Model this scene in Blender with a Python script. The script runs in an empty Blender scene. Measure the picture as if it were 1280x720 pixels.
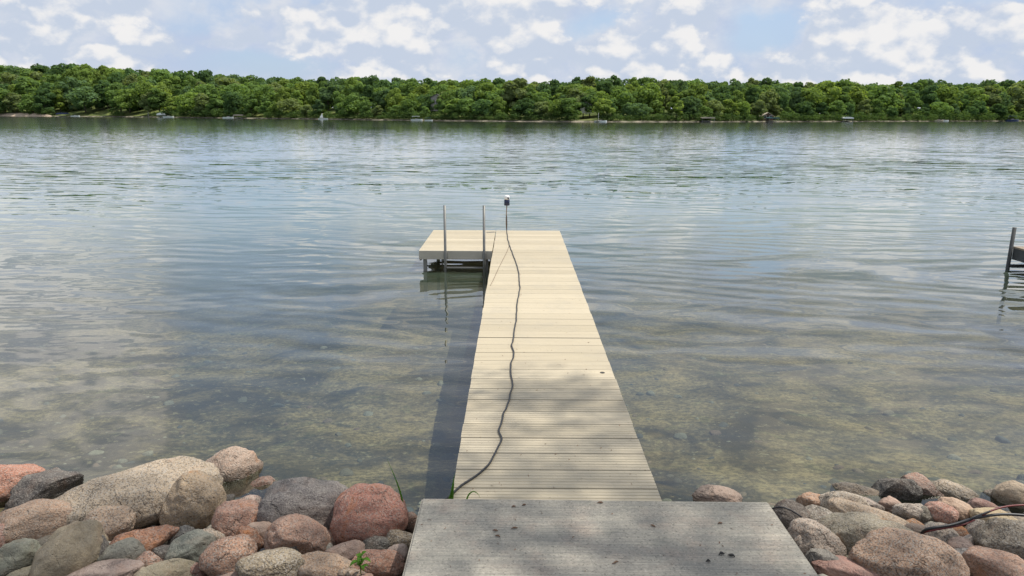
import bpy, bmesh, math, random
import numpy as np
from mathutils import Vector, Matrix, noise as mnoise
random.seed(7); rng = np.random.default_rng(7)
R = math.radians
SC = bpy.context.scene
COL = SC.collection

# ------------------------------------------------------------------ camera
F = 925.0; PITCH = R(13.17); YAW = R(0.25); ROLL = R(0.25); CAMZ = 2.52
cam_d = bpy.data.cameras.new('camera'); cam = bpy.data.objects.new('camera', cam_d); COL.objects.link(cam)
cam_d.sensor_width = 36.0; cam_d.lens = 36.0*F/1280.0; cam_d.clip_start = 0.05; cam_d.clip_end = 20000
CAM_M = (Matrix.Translation((0, 0, CAMZ)) @ Matrix.Rotation(YAW, 4, 'Z') @ Matrix.Rotation(math.pi/2-PITCH, 4, 'X')
         @ Matrix.Rotation(ROLL, 4, 'Z'))
cam.matrix_world = CAM_M
SC.camera = cam

def ray(px, py):
    d = CAM_M.to_3x3() @ Vector(((px-640)/F, (360-py)/F, -1.0))
    return d.normalized()
def at(px, py, z):                      # point of the horizontal plane z seen at a photo pixel
    d = ray(px, py); t = (z-CAMZ)/d.z
    return Vector((0, 0, CAMZ)) + d*t

# ------------------------------------------------------------------ render / exposure
SC.render.engine = 'CYCLES'
SC.cycles.use_denoising = True
SC.cycles.max_bounces = 8; SC.cycles.transparent_max_bounces = 10
SC.cycles.caustics_reflective = False; SC.cycles.caustics_refractive = False
SC.view_settings.view_transform = 'Standard'; SC.view_settings.look = 'None'
SC.view_settings.exposure = 0.76; SC.view_settings.gamma = 1.0; SC.view_settings.use_curve_mapping = False

SUN_EL, SUN_AZ = R(62), R(75)           # azimuth from +y (away from camera) towards +x
SUN = Vector((math.sin(SUN_AZ)*math.cos(SUN_EL), math.cos(SUN_AZ)*math.cos(SUN_EL), math.sin(SUN_EL)))

# ------------------------------------------------------------------ node helper
class NT:
    def __init__(s, tree): s.t = tree; s.n = tree.nodes; s.l = tree.links
    def node(s, typ, ins=None, **kw):
        n = s.n.new(typ)
        for k, v in kw.items(): setattr(n, k, v)
        for k, v in (ins or {}).items():
            sock = n.inputs[k]
            if isinstance(v, bpy.types.NodeSocket): s.l.new(v, sock)
            else: sock.default_value = v
        return n
    def m(s, op, a, b=0.0, c=0.0, clamp=False):
        n = s.node('ShaderNodeMath', {0: a, 1: b, 2: c}, operation=op); n.use_clamp = clamp
        return n.outputs[0]
    def vm(s, op, a, b=(0, 0, 0)):
        n = s.node('ShaderNodeVectorMath', {0: a, 1: b}, operation=op)
        return n.outputs['Value'] if op in ('DOT_PRODUCT', 'LENGTH') else n.outputs[0]
    def noise(s, vec, scale, detail=4, rough=.55, dist=0.0, out='Fac', lac=2.0):
        n = s.node('ShaderNodeTexNoise', {'Vector': vec, 'Scale': scale, 'Detail': detail, 'Roughness': rough,
                                          'Distortion': dist, 'Lacunarity': lac})
        return n.outputs['Fac' if out == 'Fac' else 'Color']
    def smooth(s, x, a, b, lo=0.0, hi=1.0):
        n = s.node('ShaderNodeMapRange', {'Value': x, 'From Min': a, 'From Max': b, 'To Min': lo, 'To Max': hi})
        n.interpolation_type = 'SMOOTHSTEP'
        return n.outputs[0]
    def mix(s, f, a, b, mode='MIX'):
        n = s.node('ShaderNodeMix', data_type='RGBA', blend_type=mode)
        n.clamp_factor = True
        for i, v in ((0, f), (6, a), (7, b)):
            if isinstance(v, bpy.types.NodeSocket): s.l.new(v, n.inputs[i])
            elif i == 0: n.inputs[0].default_value = v
            else: n.inputs[i].default_value = (*v[:3], 1)
        return n.outputs[2]
    def comb(s, x, y, z):
        return s.node('ShaderNodeCombineXYZ', {0: x, 1: y, 2: z}).outputs[0]

# ------------------------------------------------------------------ world: physical sky + broken cumulus
W = bpy.data.worlds.new('World'); SC.world = W; W.use_nodes = True
W.node_tree.nodes.clear(); w = NT(W.node_tree)
sky = w.node('ShaderNodeTexSky', sky_type='NISHITA', sun_disc=False)
sky.sun_elevation = SUN_EL; sky.sun_rotation = SUN_AZ; sky.air_density = 1.0; sky.dust_density = 1.2; sky.ozone_density = 1.5
tc = w.node('ShaderNodeTexCoord').outputs['Generated']
sep = w.node('ShaderNodeSeparateXYZ', {0: tc})
dx, dy, dz = sep.outputs
zc = w.m('MAXIMUM', dz, 0.0)
den = w.m('ADD', w.m('MULTIPLY', zc, .62), .42)
P = w.comb(w.m('DIVIDE', dx, den), w.m('DIVIDE', dy, den), w.m('MULTIPLY', w.m('DIVIDE', zc, den), .5))
azm = w.m('ARCTAN2', dx, dy); elv = w.m('ARCSINE', zc)
wob = w.node('ShaderNodeSeparateXYZ', {0: w.noise(P, 5.0, 5, .6, out='Color')})
azw = w.m('ADD', azm, w.m('MULTIPLY', w.m('SUBTRACT', wob.outputs[0], .5), .11))
elw = w.m('ADD', elv, w.m('MULTIPLY', w.m('SUBTRACT', wob.outputs[1], .5), .060))
def blob(px, py, rx, ry, amp, soft=False):
    d = ray(px, py); a0 = math.atan2(d.x, d.y); e0 = math.asin(d.z)
    u = w.m('DIVIDE', w.m('SUBTRACT', azw, a0), rx/F); v = w.m('DIVIDE', w.m('SUBTRACT', elw, e0), ry/F)
    r2 = w.m('ADD', w.m('MULTIPLY', u, u), w.m('MULTIPLY', v, v))
    return w.m('MULTIPLY', w.m('EXPONENT', w.m('MULTIPLY', r2, -1.0)), amp)
# bright banks of cumulus standing where they stood over the lake, and blue-grey gaps between
BLOBS = [(455, 38, 120, 34, .30), (390, 25, 60, 20, .12), (270, 50, 50, 17, .22), (150, 12, 60, 20, .24), (60, 60, 110, 26, .12),
         (640, 22, 60, 26, .20), (668, 78, 60, 24, .20), (790, 66, 50, 30, .22), (890, 30, 44, 28, .20), (1130, 74, 60, 16, .22),
         (1110, 45, 110, 15, .2), (1255, 34, 60, 16, .24), (1000, 85, 90, 22, .14), (520, 88, 60, 14, .14),
         (950, 38, 52, 26, -.36), (740, 35, 48, 24, -.24), (210, 28, 50, 20, -.20), (330, 76, 60, 14, -.20), (1180, 10, 120, 12, -.10),
         (1210, 60, 60, 12, -.14), (580, 60, 36, 30, -.18), (0, 20, 60, 20, -.12)]
acc = 0.0
for b_ in BLOBS: acc = w.m('ADD', blob(*b_), acc)
def blob_ae(az, el, ra, re, amp):
    u = w.m('DIVIDE', w.m('SUBTRACT', azw, R(az)), R(ra)); v = w.m('DIVIDE', w.m('SUBTRACT', elw, R(el)), R(re))
    return w.m('MULTIPLY', w.m('EXPONENT', w.m('MULTIPLY', w.m('ADD', w.m('MULTIPLY', u, u), w.m('MULTIPLY', v, v)), -1.0)), amp)
# the sky above the frame, as the lake mirrors it: bright bank to the left, a blue gap, thin cloud to the right
for b_ in [(-36, 17, 9, 10, .42), (-31, 26, 6, 5, .22), (-20, 20, 7, 11, -.5), (-9, 13, 6, 5, .22), (20, 13, 14, 6, .14), (30, 20, 12, 7, .16), (8, 24, 8, 8, -.10)]: acc = w.m('ADD', blob_ae(*b_), acc)
acc = w.m('ADD', acc, w.smooth(elv, .45, .9, 0.0, .10))  # denser unseen cloud overhead, added to make the shaded landing less blue
def dens(vec): return w.noise(vec, 2.5, 6, .56, .0)
n1 = dens(P)
n2 = dens(w.vm('ADD', P, (.03, -.055, .035)))
cov = w.m('ADD', w.m('ADD', w.m('MULTIPLY', n1, .78), .155), w.m('MULTIPLY', acc, 1.25))
def billow(vec, off):
    o = []
    for sc_, rnd in ((6.5, .9), (15.0, 1.0)):
        v = w.node('ShaderNodeTexVoronoi', {'Vector': w.vm('ADD', vec, off), 'Scale': sc_, 'Randomness': rnd}, feature='F1'); o.append(v.outputs['Distance'])
    return w.m('SUBTRACT', 1.0, w.m('ADD', w.m('MULTIPLY', o[0], .62), w.m('MULTIPLY', o[1], .38)))
Pw = w.vm('ADD', P, w.vm('MULTIPLY', w.vm('SUBTRACT', w.noise(P, 7.0, 3, .65, out='Color'), (.5, .5, .5)), (.10, .10, .10)))
UP = (.006, -.030, .022)
b1 = billow(Pw, (0, 0, 0)); b2 = billow(Pw, UP)
fine = w.noise(P, 16.0, 5, .68)
soft = w.smooth(cov, .32, .62)
gap = w.mix(w.smooth(w.noise(P, 1.6, 3, .5),   .35, .65, .6, .85), sky.outputs[0], (2.95, 3.75, 5.1))
vary = w.smooth(w.noise(P, 5.0, 5, .62), .36, .66)
greyc = w.mix(vary, (3.3, 3.85, 4.95), (4.6, 4.8, 5.2))
skyc = w.mix(soft, gap, greyc)
cov2 = w.m('ADD', w.m('ADD', cov, w.m('MULTIPLY', w.m('SUBTRACT', b1, .62), .46)), w.m('MULTIPLY', w.m('SUBTRACT', fine, .5), .34))
mask2 = w.m('MULTIPLY', w.smooth(cov2, .445, .585), .92)
shade = w.m('ADD', w.m('MULTIPLY', w.m('SUBTRACT', n1, n2), 3.6), w.m('MULTIPLY', w.m('SUBTRACT', b1, b2), 3.2))
shade = w.m('ADD', w.m('ADD', w.m('ADD', w.m('MULTIPLY', w.smooth(cov2, .46, .70), .34), w.m('MULTIPLY', w.m('SUBTRACT', n1, .5), 1.0)), shade), w.m('MULTIPLY', w.m('SUBTRACT', fine, .5), 1.7), clamp=True)
ccol = w.mix(w.smooth(shade, -.05, 1.05), (3.6, 4.08, 4.9), (5.8, 5.72, 5.66))
# the tall sunlit cumulus off to the left whose reflection lies on the near water
bright = w.m('MULTIPLY', mask2, w.smooth(blob_ae(-35, 19, 10, 11, 1.0), .25, .7))
ccol = w.mix(w.m('MULTIPLY', bright, w.smooth(shade, .0, .7, .15, .9)), ccol, (8.6, 8.4, 8.3))
skyc = w.mix(mask2, skyc, ccol)
bg = w.node('ShaderNodeBackground', {'Color': skyc, 'Strength': .092})
w.node('ShaderNodeOutputWorld', {0: bg.outputs[0]})
W.cycles.sampling_method = 'MANUAL'; W.cycles.sample_map_resolution = 512

sun_d = bpy.data.lights.new('sun', 'SUN'); sun_d.energy = 3.1; sun_d.angle = R(.53); sun_d.color = (1, .95, .86)
sun_o = bpy.data.objects.new('sun', sun_d); COL.objects.link(sun_o)
sun_o.rotation_euler = SUN.to_track_quat('Z', 'Y').to_euler()

# ------------------------------------------------------------------ object helpers
def tag(o, label=None, cat=None, group=None, kind=None):
    if label: o['label'] = label
    if cat: o['category'] = cat
    if group: o['group'] = group
    if kind: o['kind'] = kind
    return o
def link(name, me, parent=None, mat=None, loc=None):
    o = bpy.data.objects.new(name, me); COL.objects.link(o)
    if parent: o.parent = parent
    if mat and me and not me.materials: me.materials.append(mat)
    if loc is not None: o.location = loc
    return o
def empty(name, loc=(0, 0, 0), rz=0):
    o = bpy.data.objects.new(name, None); COL.objects.link(o); o.location = loc; o.rotation_euler = (0, 0, rz)
    o.empty_display_size = .2
    return o
class MB:
    def __init__(s): s.v = []; s.f = []; s.smooth = []
    def add(s, vs, fs, smooth=False):
        k = len(s.v); s.v += [tuple(p) for p in vs]; s.f += [tuple(i+k for i in f) for f in fs]; s.smooth += [smooth]*len(fs)
        return s
    def box(s, x0, x1, y0, y1, z0, z1, b=0.0):
        if b <= 0:
            vs = [(x, y, z) for z in (z0, z1) for y in (y0, y1) for x in (x0, x1)]
            return s.add(vs, [(0, 2, 3, 1), (4, 5, 7, 6), (0, 1, 5, 4), (2, 6, 7, 3), (0, 4, 6, 2), (1, 3, 7, 5)])
        bm = bmesh.new(); bmesh.ops.create_cube(bm, size=1)
        for v in bm.verts: v.co = Vector(((x0+x1)/2+v.co.x*(x1-x0), (y0+y1)/2+v.co.y*(y1-y0), (z0+z1)/2+v.co.z*(z1-z0)))
        bmesh.ops.bevel(bm, geom=bm.edges[:], offset=b, segments=2, affect='EDGES', profile=.5)
        bm.verts.index_update()
        s.add([v.co for v in bm.verts], [[v.index for v in f.verts] for f in bm.faces]); bm.free(); return s
    def tube(s, pts, rad, n=8, cap=True):
        pts = [Vector(p) for p in pts]; rads = rad if isinstance(rad, (list, tuple)) else [rad]*len(pts)
        vs = []; up = Vector((0, 0, 1)); prev = None
        for i, p in enumerate(pts):
            t = (pts[min(i+1, len(pts)-1)]-pts[max(i-1, 0)]).normalized()
            a = prev if prev else (t.cross(up) if abs(t.z) < .95 else t.cross(Vector((1, 0, 0))))
            a = (a - t*a.dot(t)).normalized(); prev = a; b = t.cross(a)
            vs += [p+(a*math.cos(2*math.pi*k/n)+b*math.sin(2*math.pi*k/n))*rads[i] for k in range(n)]
        fs = [(i*n+k, i*n+(k+1) % n, (i+1)*n+(k+1) % n, (i+1)*n+k) for i in range(len(pts)-1) for k in range(n)]
        if cap: fs += [tuple(range(n))[::-1], tuple((len(pts)-1)*n+k for k in range(n))]
        return s.add(vs, fs, True)
    def mesh(s, name, mat=None):
        me = bpy.data.meshes.new(name); me.from_pydata(s.v, [], s.f)
        me.polygons.foreach_set('use_smooth', s.smooth); me.update()
        if mat: me.materials.append(mat)
        return me
    def build(s, name, mat, parent=None, loc=None): return link(name, s.mesh(name, mat), parent, None, loc)
def catmull(pts, n=8):
    P_ = [Vector(p) for p in pts]; P_ = [P_[0]*2-P_[1]]+P_+[P_[-1]*2-P_[-2]]; out = []
    for i in range(1, len(P_)-2):
        for k in range(n):
            t = k/n; a, b, c, d = P_[i-1:i+3]
            out.append(.5*((2*b)+(c-a)*t+(2*a-5*b+4*c-d)*t*t+(3*b-a-3*c+d)*t**3))
    out.append(P_[-2]); return out
def fbm(p, o=4): return mnoise.fractal(Vector(p), 1.0, 2.0, o)
def lin(c): return tuple(((v/255)/12.92 if v/255 <= .04045 else ((v/255+.055)/1.055)**2.4) for v in c)

# ------------------------------------------------------------------ materials
def mat(name):
    m_ = bpy.data.materials.new(name); m_.use_nodes = True; m_.node_tree.nodes.clear()
    return m_, NT(m_.node_tree)
def principled(t, col, rough=.6, spec=.5, metal=0.0, normal=None):
    ins = {'Base Color': col if isinstance(col, bpy.types.NodeSocket) else (*col[:3], 1), 'Roughness': rough, 'Metallic': metal, 'Specular IOR Level': spec}
    p = t.node('ShaderNodeBsdfPrincipled', ins)
    if normal: t.l.new(normal, p.inputs['Normal'])
    t.node('ShaderNodeOutputMaterial', {0: p.outputs[0]}); return p
def bump(t, h, dist, strength=1.0):
    return t.node('ShaderNodeBump', {'Height': h, 'Distance': dist, 'Strength': strength}).outputs[0]
def plain(name, c, rough=.6, metal=0.0, var=.12, scale=6.0, bumpd=0.0):
    m_, t = mat(name); o = t.node('ShaderNodeTexCoord').outputs['Object']
    n = t.noise(o, scale, 5, .6)
    col = t.mix(t.smooth(n, .3, .7), tuple(v*(1-var) for v in c), tuple(v*(1+var) for v in c))
    principled(t, col, rough, metal=metal, normal=bump(t, t.noise(o, scale*6, 4), bumpd) if bumpd else None)
    return m_

def stone_mat(name, speck, band, rust, smoothness=.0):
    m_, t = mat(name)
    tcn = t.node('ShaderNodeTexCoord').outputs['Object']; oi = t.node('ShaderNodeObjectInfo')
    off = t.node('ShaderNodeVectorMath', {0: tcn, 1: t.comb(t.m('MULTIPLY', oi.outputs['Random'], 37.0), t.m('MULTIPLY', oi.outputs['Random'], 91.0), 3.0)}, operation='ADD').outputs[0]
    base = oi.outputs['Color']
    big = t.noise(off, 5.0, 5, .6, .6)
    col = t.mix(t.smooth(big, .35, .68), t.mix(.26, base, (.15, .125, .10)), t.mix(.25, base, (.55, .47, .37)))
    hue = t.node('ShaderNodeSeparateXYZ', {0: t.noise(off, 9.0, 4, .6, out='Color')})
    col = t.mix(t.smooth(hue.outputs[0], .52, .75, 0, .5), col, t.mix(.5, base, (.48, .26, .15)))
    # mineral grains
    g1 = t.node('ShaderNodeTexVoronoi', {'Vector': off, 'Scale': 150.0, 'Randomness': 1.0}); g1s = t.node('ShaderNodeSeparateColor', {0: g1.outputs['Color']})
    g2 = t.noise(off, 150.0, 3, .7)
    col = t.mix(t.smooth(g1s.outputs[0], .66, .76, 0, .55*speck), col, (.075, .065, .055))
    col = t.mix(t.smooth(g1s.outputs[1], .72, .80, 0, .6*speck), col, (.58, .53, .46))
    col = t.mix(t.smooth(g2, .35, .7, 0, .35), t.mix(.35, col, (.03, .03, .03)), col)
    if band:
        wv = t.node('ShaderNodeTexWave', {'Vector': off, 'Scale': 3.2, 'Distortion': 9.0, 'Detail': 4.0, 'Detail Scale': 1.2}, bands_direction='Z').outputs['Fac']
        col = t.mix(t.smooth(wv, .35, .8, 0, .42*band), col, (.13, .13, .12))
    if rust:
        col = t.mix(t.smooth(t.noise(off, 4.0, 6, .7, 1.0), .53, .66, 0, rust), col, t.mix(.3, (.30, .12, .035), base))
    col = t.mix(t.smooth(t.noise(off, 13.0, 6, .75), .56, .74, 0, .32), col, (.09, .085, .07))   # lichen and dirt
    # wet foot at the water's edge
    geo = t.node('ShaderNodeNewGeometry'); gz = t.node('ShaderNodeSeparateXYZ', {0: geo.outputs['Position']}).outputs[2]
    wet = t.smooth(t.m('ADD', gz, t.m('MULTIPLY', t.m('SUBTRACT', big, .5), .05)), .03, .085, 1, 0)
    col = t.mix(t.m('MULTIPLY', wet, .55), col, (.02, .02, .016))
    h = t.m('ADD', t.m('MULTIPLY', t.noise(off, 22.0, 8, .68, .3), .9), t.m('MULTIPLY', t.noise(off, 130.0, 3, .6), .22))
    pit = t.smooth(t.noise(off, 34.0, 2, .5), .30, .40)
    h = t.m('ADD', h, t.m('MULTIPLY', pit, .22))
    cr_ = t.node('ShaderNodeTexVoronoi', {'Vector': t.vm('ADD', off, t.vm('MULTIPLY', t.noise(off, 6.0, 4, .6, out='Color'), (.25, .25, .25))), 'Scale': 3.2}, feature='DISTANCE_TO_EDGE').outputs[0]
    crk = t.m('MULTIPLY', t.smooth(cr_, 0.0, .022, 1, 0), t.smooth(t.noise(off, 3.0, 3), .48, .60))
    h = t.m('SUBTRACT', h, t.m('MULTIPLY', crk, .28)); col = t.mix(t.m('MULTIPLY', crk, .3), col, (.04, .035, .03))
    nrm = bump(t, h, .026*(1-smoothness))
    rough = t.m('SUBTRACT', t.m('ADD', .72-.2*smoothness, t.m('MULTIPLY', g2, .2)), t.m('MULTIPLY', wet, .45))
    principled(t, col, rough, .35, normal=nrm)
    return m_
ST = {'g': stone_mat('granite', 1.0, 0, 0), 'r': stone_mat('rusty_granite', .7, 0, .85), 'b': stone_mat('banded_gneiss', .7, 1.0, .25),
      's': stone_mat('smooth_fieldstone', .25, .25, .15, .35), 'd': stone_mat('basalt', .55, .3, .10)}

# water ---------------------------------------------------------------
def water_mat():
    m_, t = mat('lake_water')
    pos = t.node('ShaderNodeNewGeometry').outputs['Position']; sp = t.node('ShaderNodeSeparateXYZ', {0: pos}); x, y, z = sp.outputs
    ca, sa = math.cos(R(-7)), math.sin(R(-7))
    u = t.m('ADD', t.m('MULTIPLY', x, ca), t.m('MULTIPLY', y, sa)); v = t.m('SUBTRACT', t.m('MULTIPLY', y, ca), t.m('MULTIPLY', x, sa))
    def slope(su, sv, det, rough, seed, dist=0.0):
        n = t.noise(t.comb(t.m('MULTIPLY', u, su), t.m('MULTIPLY', v, sv), seed), 1.0, det, rough, dist, out='Color')
        s = t.node('ShaderNodeSeparateXYZ', {0: n}); return t.m('SUBTRACT', s.outputs[0], .5), t.m('SUBTRACT', s.outputs[1], .5)
    wob = t.node('ShaderNodeSeparateXYZ', {0: t.noise(t.comb(t.m('MULTIPLY', u, .22), t.m('MULTIPLY', v, .40), 2.0), 1.0, 4, .55, out='Color')}).outputs
    wob2 = t.node('ShaderNodeSeparateXYZ', {0: t.noise(t.comb(t.m('MULTIPLY', u, .7), t.m('MULTIPLY', v, 1.3), 7.0), 1.0, 3, .55, out='Color')}).outputs
    def train(ang, lam, warp, w_, lo, src):        # a wave train whose crests wander and fade in and out
        c_, s_ = math.cos(R(ang)), math.sin(R(ang)); k = 2*math.pi/lam
        ph = t.m('ADD', t.m('ADD', t.m('MULTIPLY', u, k*s_), t.m('MULTIPLY', v, k*c_)), t.m('MULTIPLY', w_, warp))
        return t.m('MULTIPLY', t.m('SINE', ph), t.smooth(src, .40, .62, lo, 1.0)), s_, c_
    T = [(train(2, 1.15, 26, wob[0], .15, wob[1]), .045, .092, 46), (train(-9, .66, 30, wob[1], .05, wob[2]), .020, .078, 40), (train(13, .42, 26, wob[2], .0, wob[0]), .008, .056, 32),
         (train(-22, .27, 14, wob2[0], .0, wob2[1]), .003, .036, 26)]
    a2 = slope(1.9, 4.4, 3, .55, 5.0, .5)      # irregular ripples
    a3 = slope(2.4, 6.5, 3, .6, 9.0, .3)        # fine chop
    a4 = slope(1.1, 1.9, 3, .6, 14.0, .2)       # far wavelets
    patch = t.noise(t.comb(t.m('MULTIPLY', u, .03), t.m('MULTIPLY', v, .05), 0.0), 1.0, 3, .5)   # breeze patches
    brz = t.smooth(patch, .35, .65, .7, 1.3)
    right = t.smooth(x, -6.0, 8.0, .55, 1.25)
    far = t.smooth(y, 4.5, 12.0, 0.0, 1.0); vfar = t.smooth(y, 18.0, 80.0, 0.0, 1.0)
    nx = 0.0; ny = 0.0
    for (tr_, s_, c_), near_a, far_a, fade in T:
        k = t.m('MULTIPLY', t.m('MULTIPLY', t.m('ADD', near_a, t.m('MULTIPLY', far, far_a-near_a)), right), t.smooth(y, fade*.5, fade*1.6, 1.0, .15))
        sl = t.m('MULTIPLY', tr_, k); ny = t.m('ADD', ny, t.m('MULTIPLY', sl, c_)); nx = t.m('ADD', nx, t.m('MULTIPLY', sl, s_))
    k2 = t.m('MULTIPLY', t.m('ADD', .020, t.m('MULTIPLY', far, .045)), brz)
    k3 = t.m('MULTIPLY', t.m('ADD', .004, t.m('ADD', t.m('MULTIPLY', far, .03), t.m('MULTIPLY', vfar, .05))), brz)
    k4 = t.m('MULTIPLY', t.m('MULTIPLY', vfar, .05), brz)
    for a_, k_ in ((a2, k2), (a3, k3), (a4, k4)):
        ny = t.m('ADD', ny, t.m('MULTIPLY', a_[1], k_)); nx = t.m('ADD', nx, t.m('MULTIPLY', a_[0], t.m('MULTIPLY', k_, .6)))
    ny = t.m('SUBTRACT', ny, t.m('MULTIPLY', t.m('SUBTRACT', t.smooth(y, 10.0, 45.0), t.smooth(y, 60.0, 200.0, 0, .7)), .018))     # at a grazing view the facing slopes of the waves show most
    # wave faces that lean away past the grazing line of sight hide behind the next crest
    lim = t.m('DIVIDE', .54, t.m('MAXIMUM', y, 4.0)); ny = t.m('SMOOTH_MIN', ny, lim, .018)
    N = t.vm('NORMALIZE', t.comb(nx, ny, 1.0))
    fr = t.node('ShaderNodeFresnel', {'IOR': 1.46, 'Normal': N}).outputs[0]
    fr = t.m('MULTIPLY', fr, 1.18, clamp=True)
    # suspended matter: the deeper the water below, the less of the bed comes through
    depth = t.smooth(t.m('ADD', y, t.m('MULTIPLY', t.m('SUBTRACT', t.noise(t.comb(x, y, 0.0), .22, 3), .5), 5.0)), 5.5, 22.0, .03, .92)
    mcol = t.mix(t.smooth(y, 8.0, 30.0), (.108, .150, .102), (.080, .138, .122))
    dif = t.node('ShaderNodeBsdfDiffuse', {'Color': mcol})
    tr = t.node('ShaderNodeBsdfTransparent', {'Color': (.84, .91, .83, 1)})
    body = t.node('ShaderNodeMixShader', {0: depth, 1: tr.outputs[0], 2: dif.outputs[0]})
    gl = t.node('ShaderNodeBsdfGlossy', {'Color': (1, 1, 1, 1), 'Roughness': t.smooth(y, 20, 200, .015, .07), 'Normal': N})
    mx = t.node('ShaderNodeMixShader', {0: fr, 1: body.outputs[0], 2: gl.outputs[0]})
    t.node('ShaderNodeOutputMaterial', {0: mx.outputs[0]}); return m_
def bed_mat():
    m_, t = mat('lake_bed'); pos = t.node('ShaderNodeNewGeometry').outputs['Position']
    st = t.vm('MULTIPLY', pos, (1.0, 1.0, 1.0))
    a = t.noise(st, .75, 6, .62, .8); b = t.noise(t.vm('MULTIPLY', pos, (1, 1.6, 1)), 3.0, 6, .7, .5); c = t.noise(st, 18.0, 4, .75)
    col = t.mix(t.smooth(a, .36, .64), (.040, .030, .020), (.31, .23, .13))
    col = t.mix(t.smooth(b, .50, .66, 0, .7), col, (.045, .042, .036))
    col = t.mix(t.smooth(t.noise(st, 1.7, 5, .7, 1.4), .56, .68, 0, .5), col, (.17, .165, .075))
    col = t.mix(t.smooth(t.noise(st, 2.3, 7, .8, .6), .61, .66, 0, .65), col, (.34, .24, .12))
    col = t.mix(t.smooth(c, .38, .60), t.mix(.62, col, (.03, .026, .018)), col); col = t.mix(t.smooth(t.noise(st, 9.0, 6, .75), .56, .66, 0, .6), col, (.30, .25, .16))
    v = t.node('ShaderNodeTexVoronoi', {'Vector': st, 'Scale': 26.0}); vs = t.node('ShaderNodeSeparateColor', {0: v.outputs['Color']})
    col = t.mix(t.m('MULTIPLY', t.smooth(vs.outputs[0], .95, .96), t.smooth(v.outputs['Distance'], .2, .4, .45, 0)), col, (.34, .31, .24))
    principled(t, col, .9, .2, normal=bump(t, t.m('ADD', c, b), .03)); return m_
def bank_mat():
    m_, t = mat('gravel_bank'); pos = t.node('ShaderNodeNewGeometry').outputs['Position']
    v = t.node('ShaderNodeTexVoronoi', {'Vector': pos, 'Scale': 40.0}); vs = t.node('ShaderNodeSeparateColor', {0: v.outputs['Color']})
    col = t.mix(vs.outputs[0], (.05, .042, .032), (.20, .16, .12)); col = t.mix(t.smooth(t.noise(pos, 5, 5), .4, .65), col, (.05, .042, .03))
    principled(t, col, .95, .1, normal=bump(t, v.outputs['Distance'], .03)); return m_
def concrete_mat():
    m_, t = mat('broomed_concrete'); pos = t.node('ShaderNodeNewGeometry').outputs['Position']
    big = t.noise(pos, 1.7, 5, .6, .3); fine = t.noise(pos, 170.0, 3, .75)
    broom = t.noise(t.vm('MULTIPLY', pos, (2.0, 95.0, 20.0)), 1.0, 3, .65); broom2 = t.noise(t.vm('MULTIPLY', pos, (.8, 20.0, 5.0)), 1.0, 4, .6)
    col = t.mix(t.smooth(big, .36, .64), (.335, .315, .265), (.455, .415, .34))
    col = t.mix(t.smooth(t.noise(pos, 4.5, 5, .65), .46, .72, 0, .6), col, (.42, .33, .26))
    col = t.mix(t.smooth(t.noise(pos, 6.0, 6, .7, .4), .56, .74, 0, .45), col, (.14, .15, .12))
    col = t.mix(t.smooth(broom, .35, .62, .0, .36), col, (.15, .15, .15)); col = t.mix(t.smooth(broom2, .30, .42, .30, 0), col, (.16, .155, .15))
    v = t.node('ShaderNodeTexVoronoi', {'Vector': pos, 'Scale': 150.0}); vs = t.node('ShaderNodeSeparateColor', {0: v.outputs['Color']})
    col = t.mix(t.smooth(vs.outputs[0], .88, .96, 0, .5), col, (.10, .092, .08)); col = t.mix(t.smooth(vs.outputs[1], .9, .97, 0, .32), col, (.55, .50, .42)); col = t.mix(t.smooth(t.noise(pos, 60.0, 4, .8), .40, .62, .28, 0), col, (.13, .125, .11))
    v2 = t.node('ShaderNodeTexVoronoi', {'Vector': pos, 'Scale': 34.0}); v2s = t.node('ShaderNodeSeparateColor', {0: v2.outputs['Color']})
    pit = t.m('MULTIPLY', t.smooth(v2s.outputs[0], .90, .93), t.smooth(v2.outputs['Distance'], .06, .15, 1, 0))
    col = t.mix(t.m('MULTIPLY', pit, .8), col, (.05, .048, .042))
    h = t.m('ADD', t.m('MULTIPLY', broom, 1.0), t.m('SUBTRACT', t.m('MULTIPLY', fine, .5), pit))
    principled(t, col, .88, .25, normal=bump(t, h, .006)); return m_
def deck_mat():
    m_, t = mat('ribbed_vinyl_decking'); geo = t.node('ShaderNodeNewGeometry'); pos = geo.outputs['Position']; oi = t.node('ShaderNodeObjectInfo')
    r = oi.outputs['Random']; sy = t.node('ShaderNodeSeparateXYZ', {0: pos}).outputs
    str_ = t.noise(t.vm('MULTIPLY', pos, (1.2, 60.0, 1.0)), 1.0, 4, .6); bl = t.noise(pos, 2.2, 5, .65)
    col = t.mix(r, (.45, .385, .268), (.555, .48, .345))
    col = t.mix(t.smooth(str_, .35, .68, 0, .30), col, (.36, .31, .235))
    col = t.mix(t.smooth(bl, .46, .7, 0, .28), col, (.34, .31, .25))
    # boards streaked darker towards the shore
    near = t.smooth(sy[1], 7.5, 4.5, 0, .42)
    col = t.mix(t.m('MULTIPLY', near, t.smooth(t.noise(t.vm('MULTIPLY', pos, (.8, 34.0, 1)), 1.0, 3), .35, .6)), col, (.26, .225, .17))
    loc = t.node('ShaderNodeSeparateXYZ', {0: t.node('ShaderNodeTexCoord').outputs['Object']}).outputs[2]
    col = t.mix(t.smooth(loc, -.0035, -.0012, .26, 0), col, (.17, .14, .10))     # darker colour low in the grooves
    sp = t.noise(pos, 60, 2, .5); col = t.mix(t.smooth(sp, .70, .73, 0, .7), col, (.12, .09, .06))
    principled(t, col, .55, .4, normal=bump(t, t.noise(t.vm('MULTIPLY', pos, (6, 120, 1)), 1.0, 3), .0015)); return m_
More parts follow.
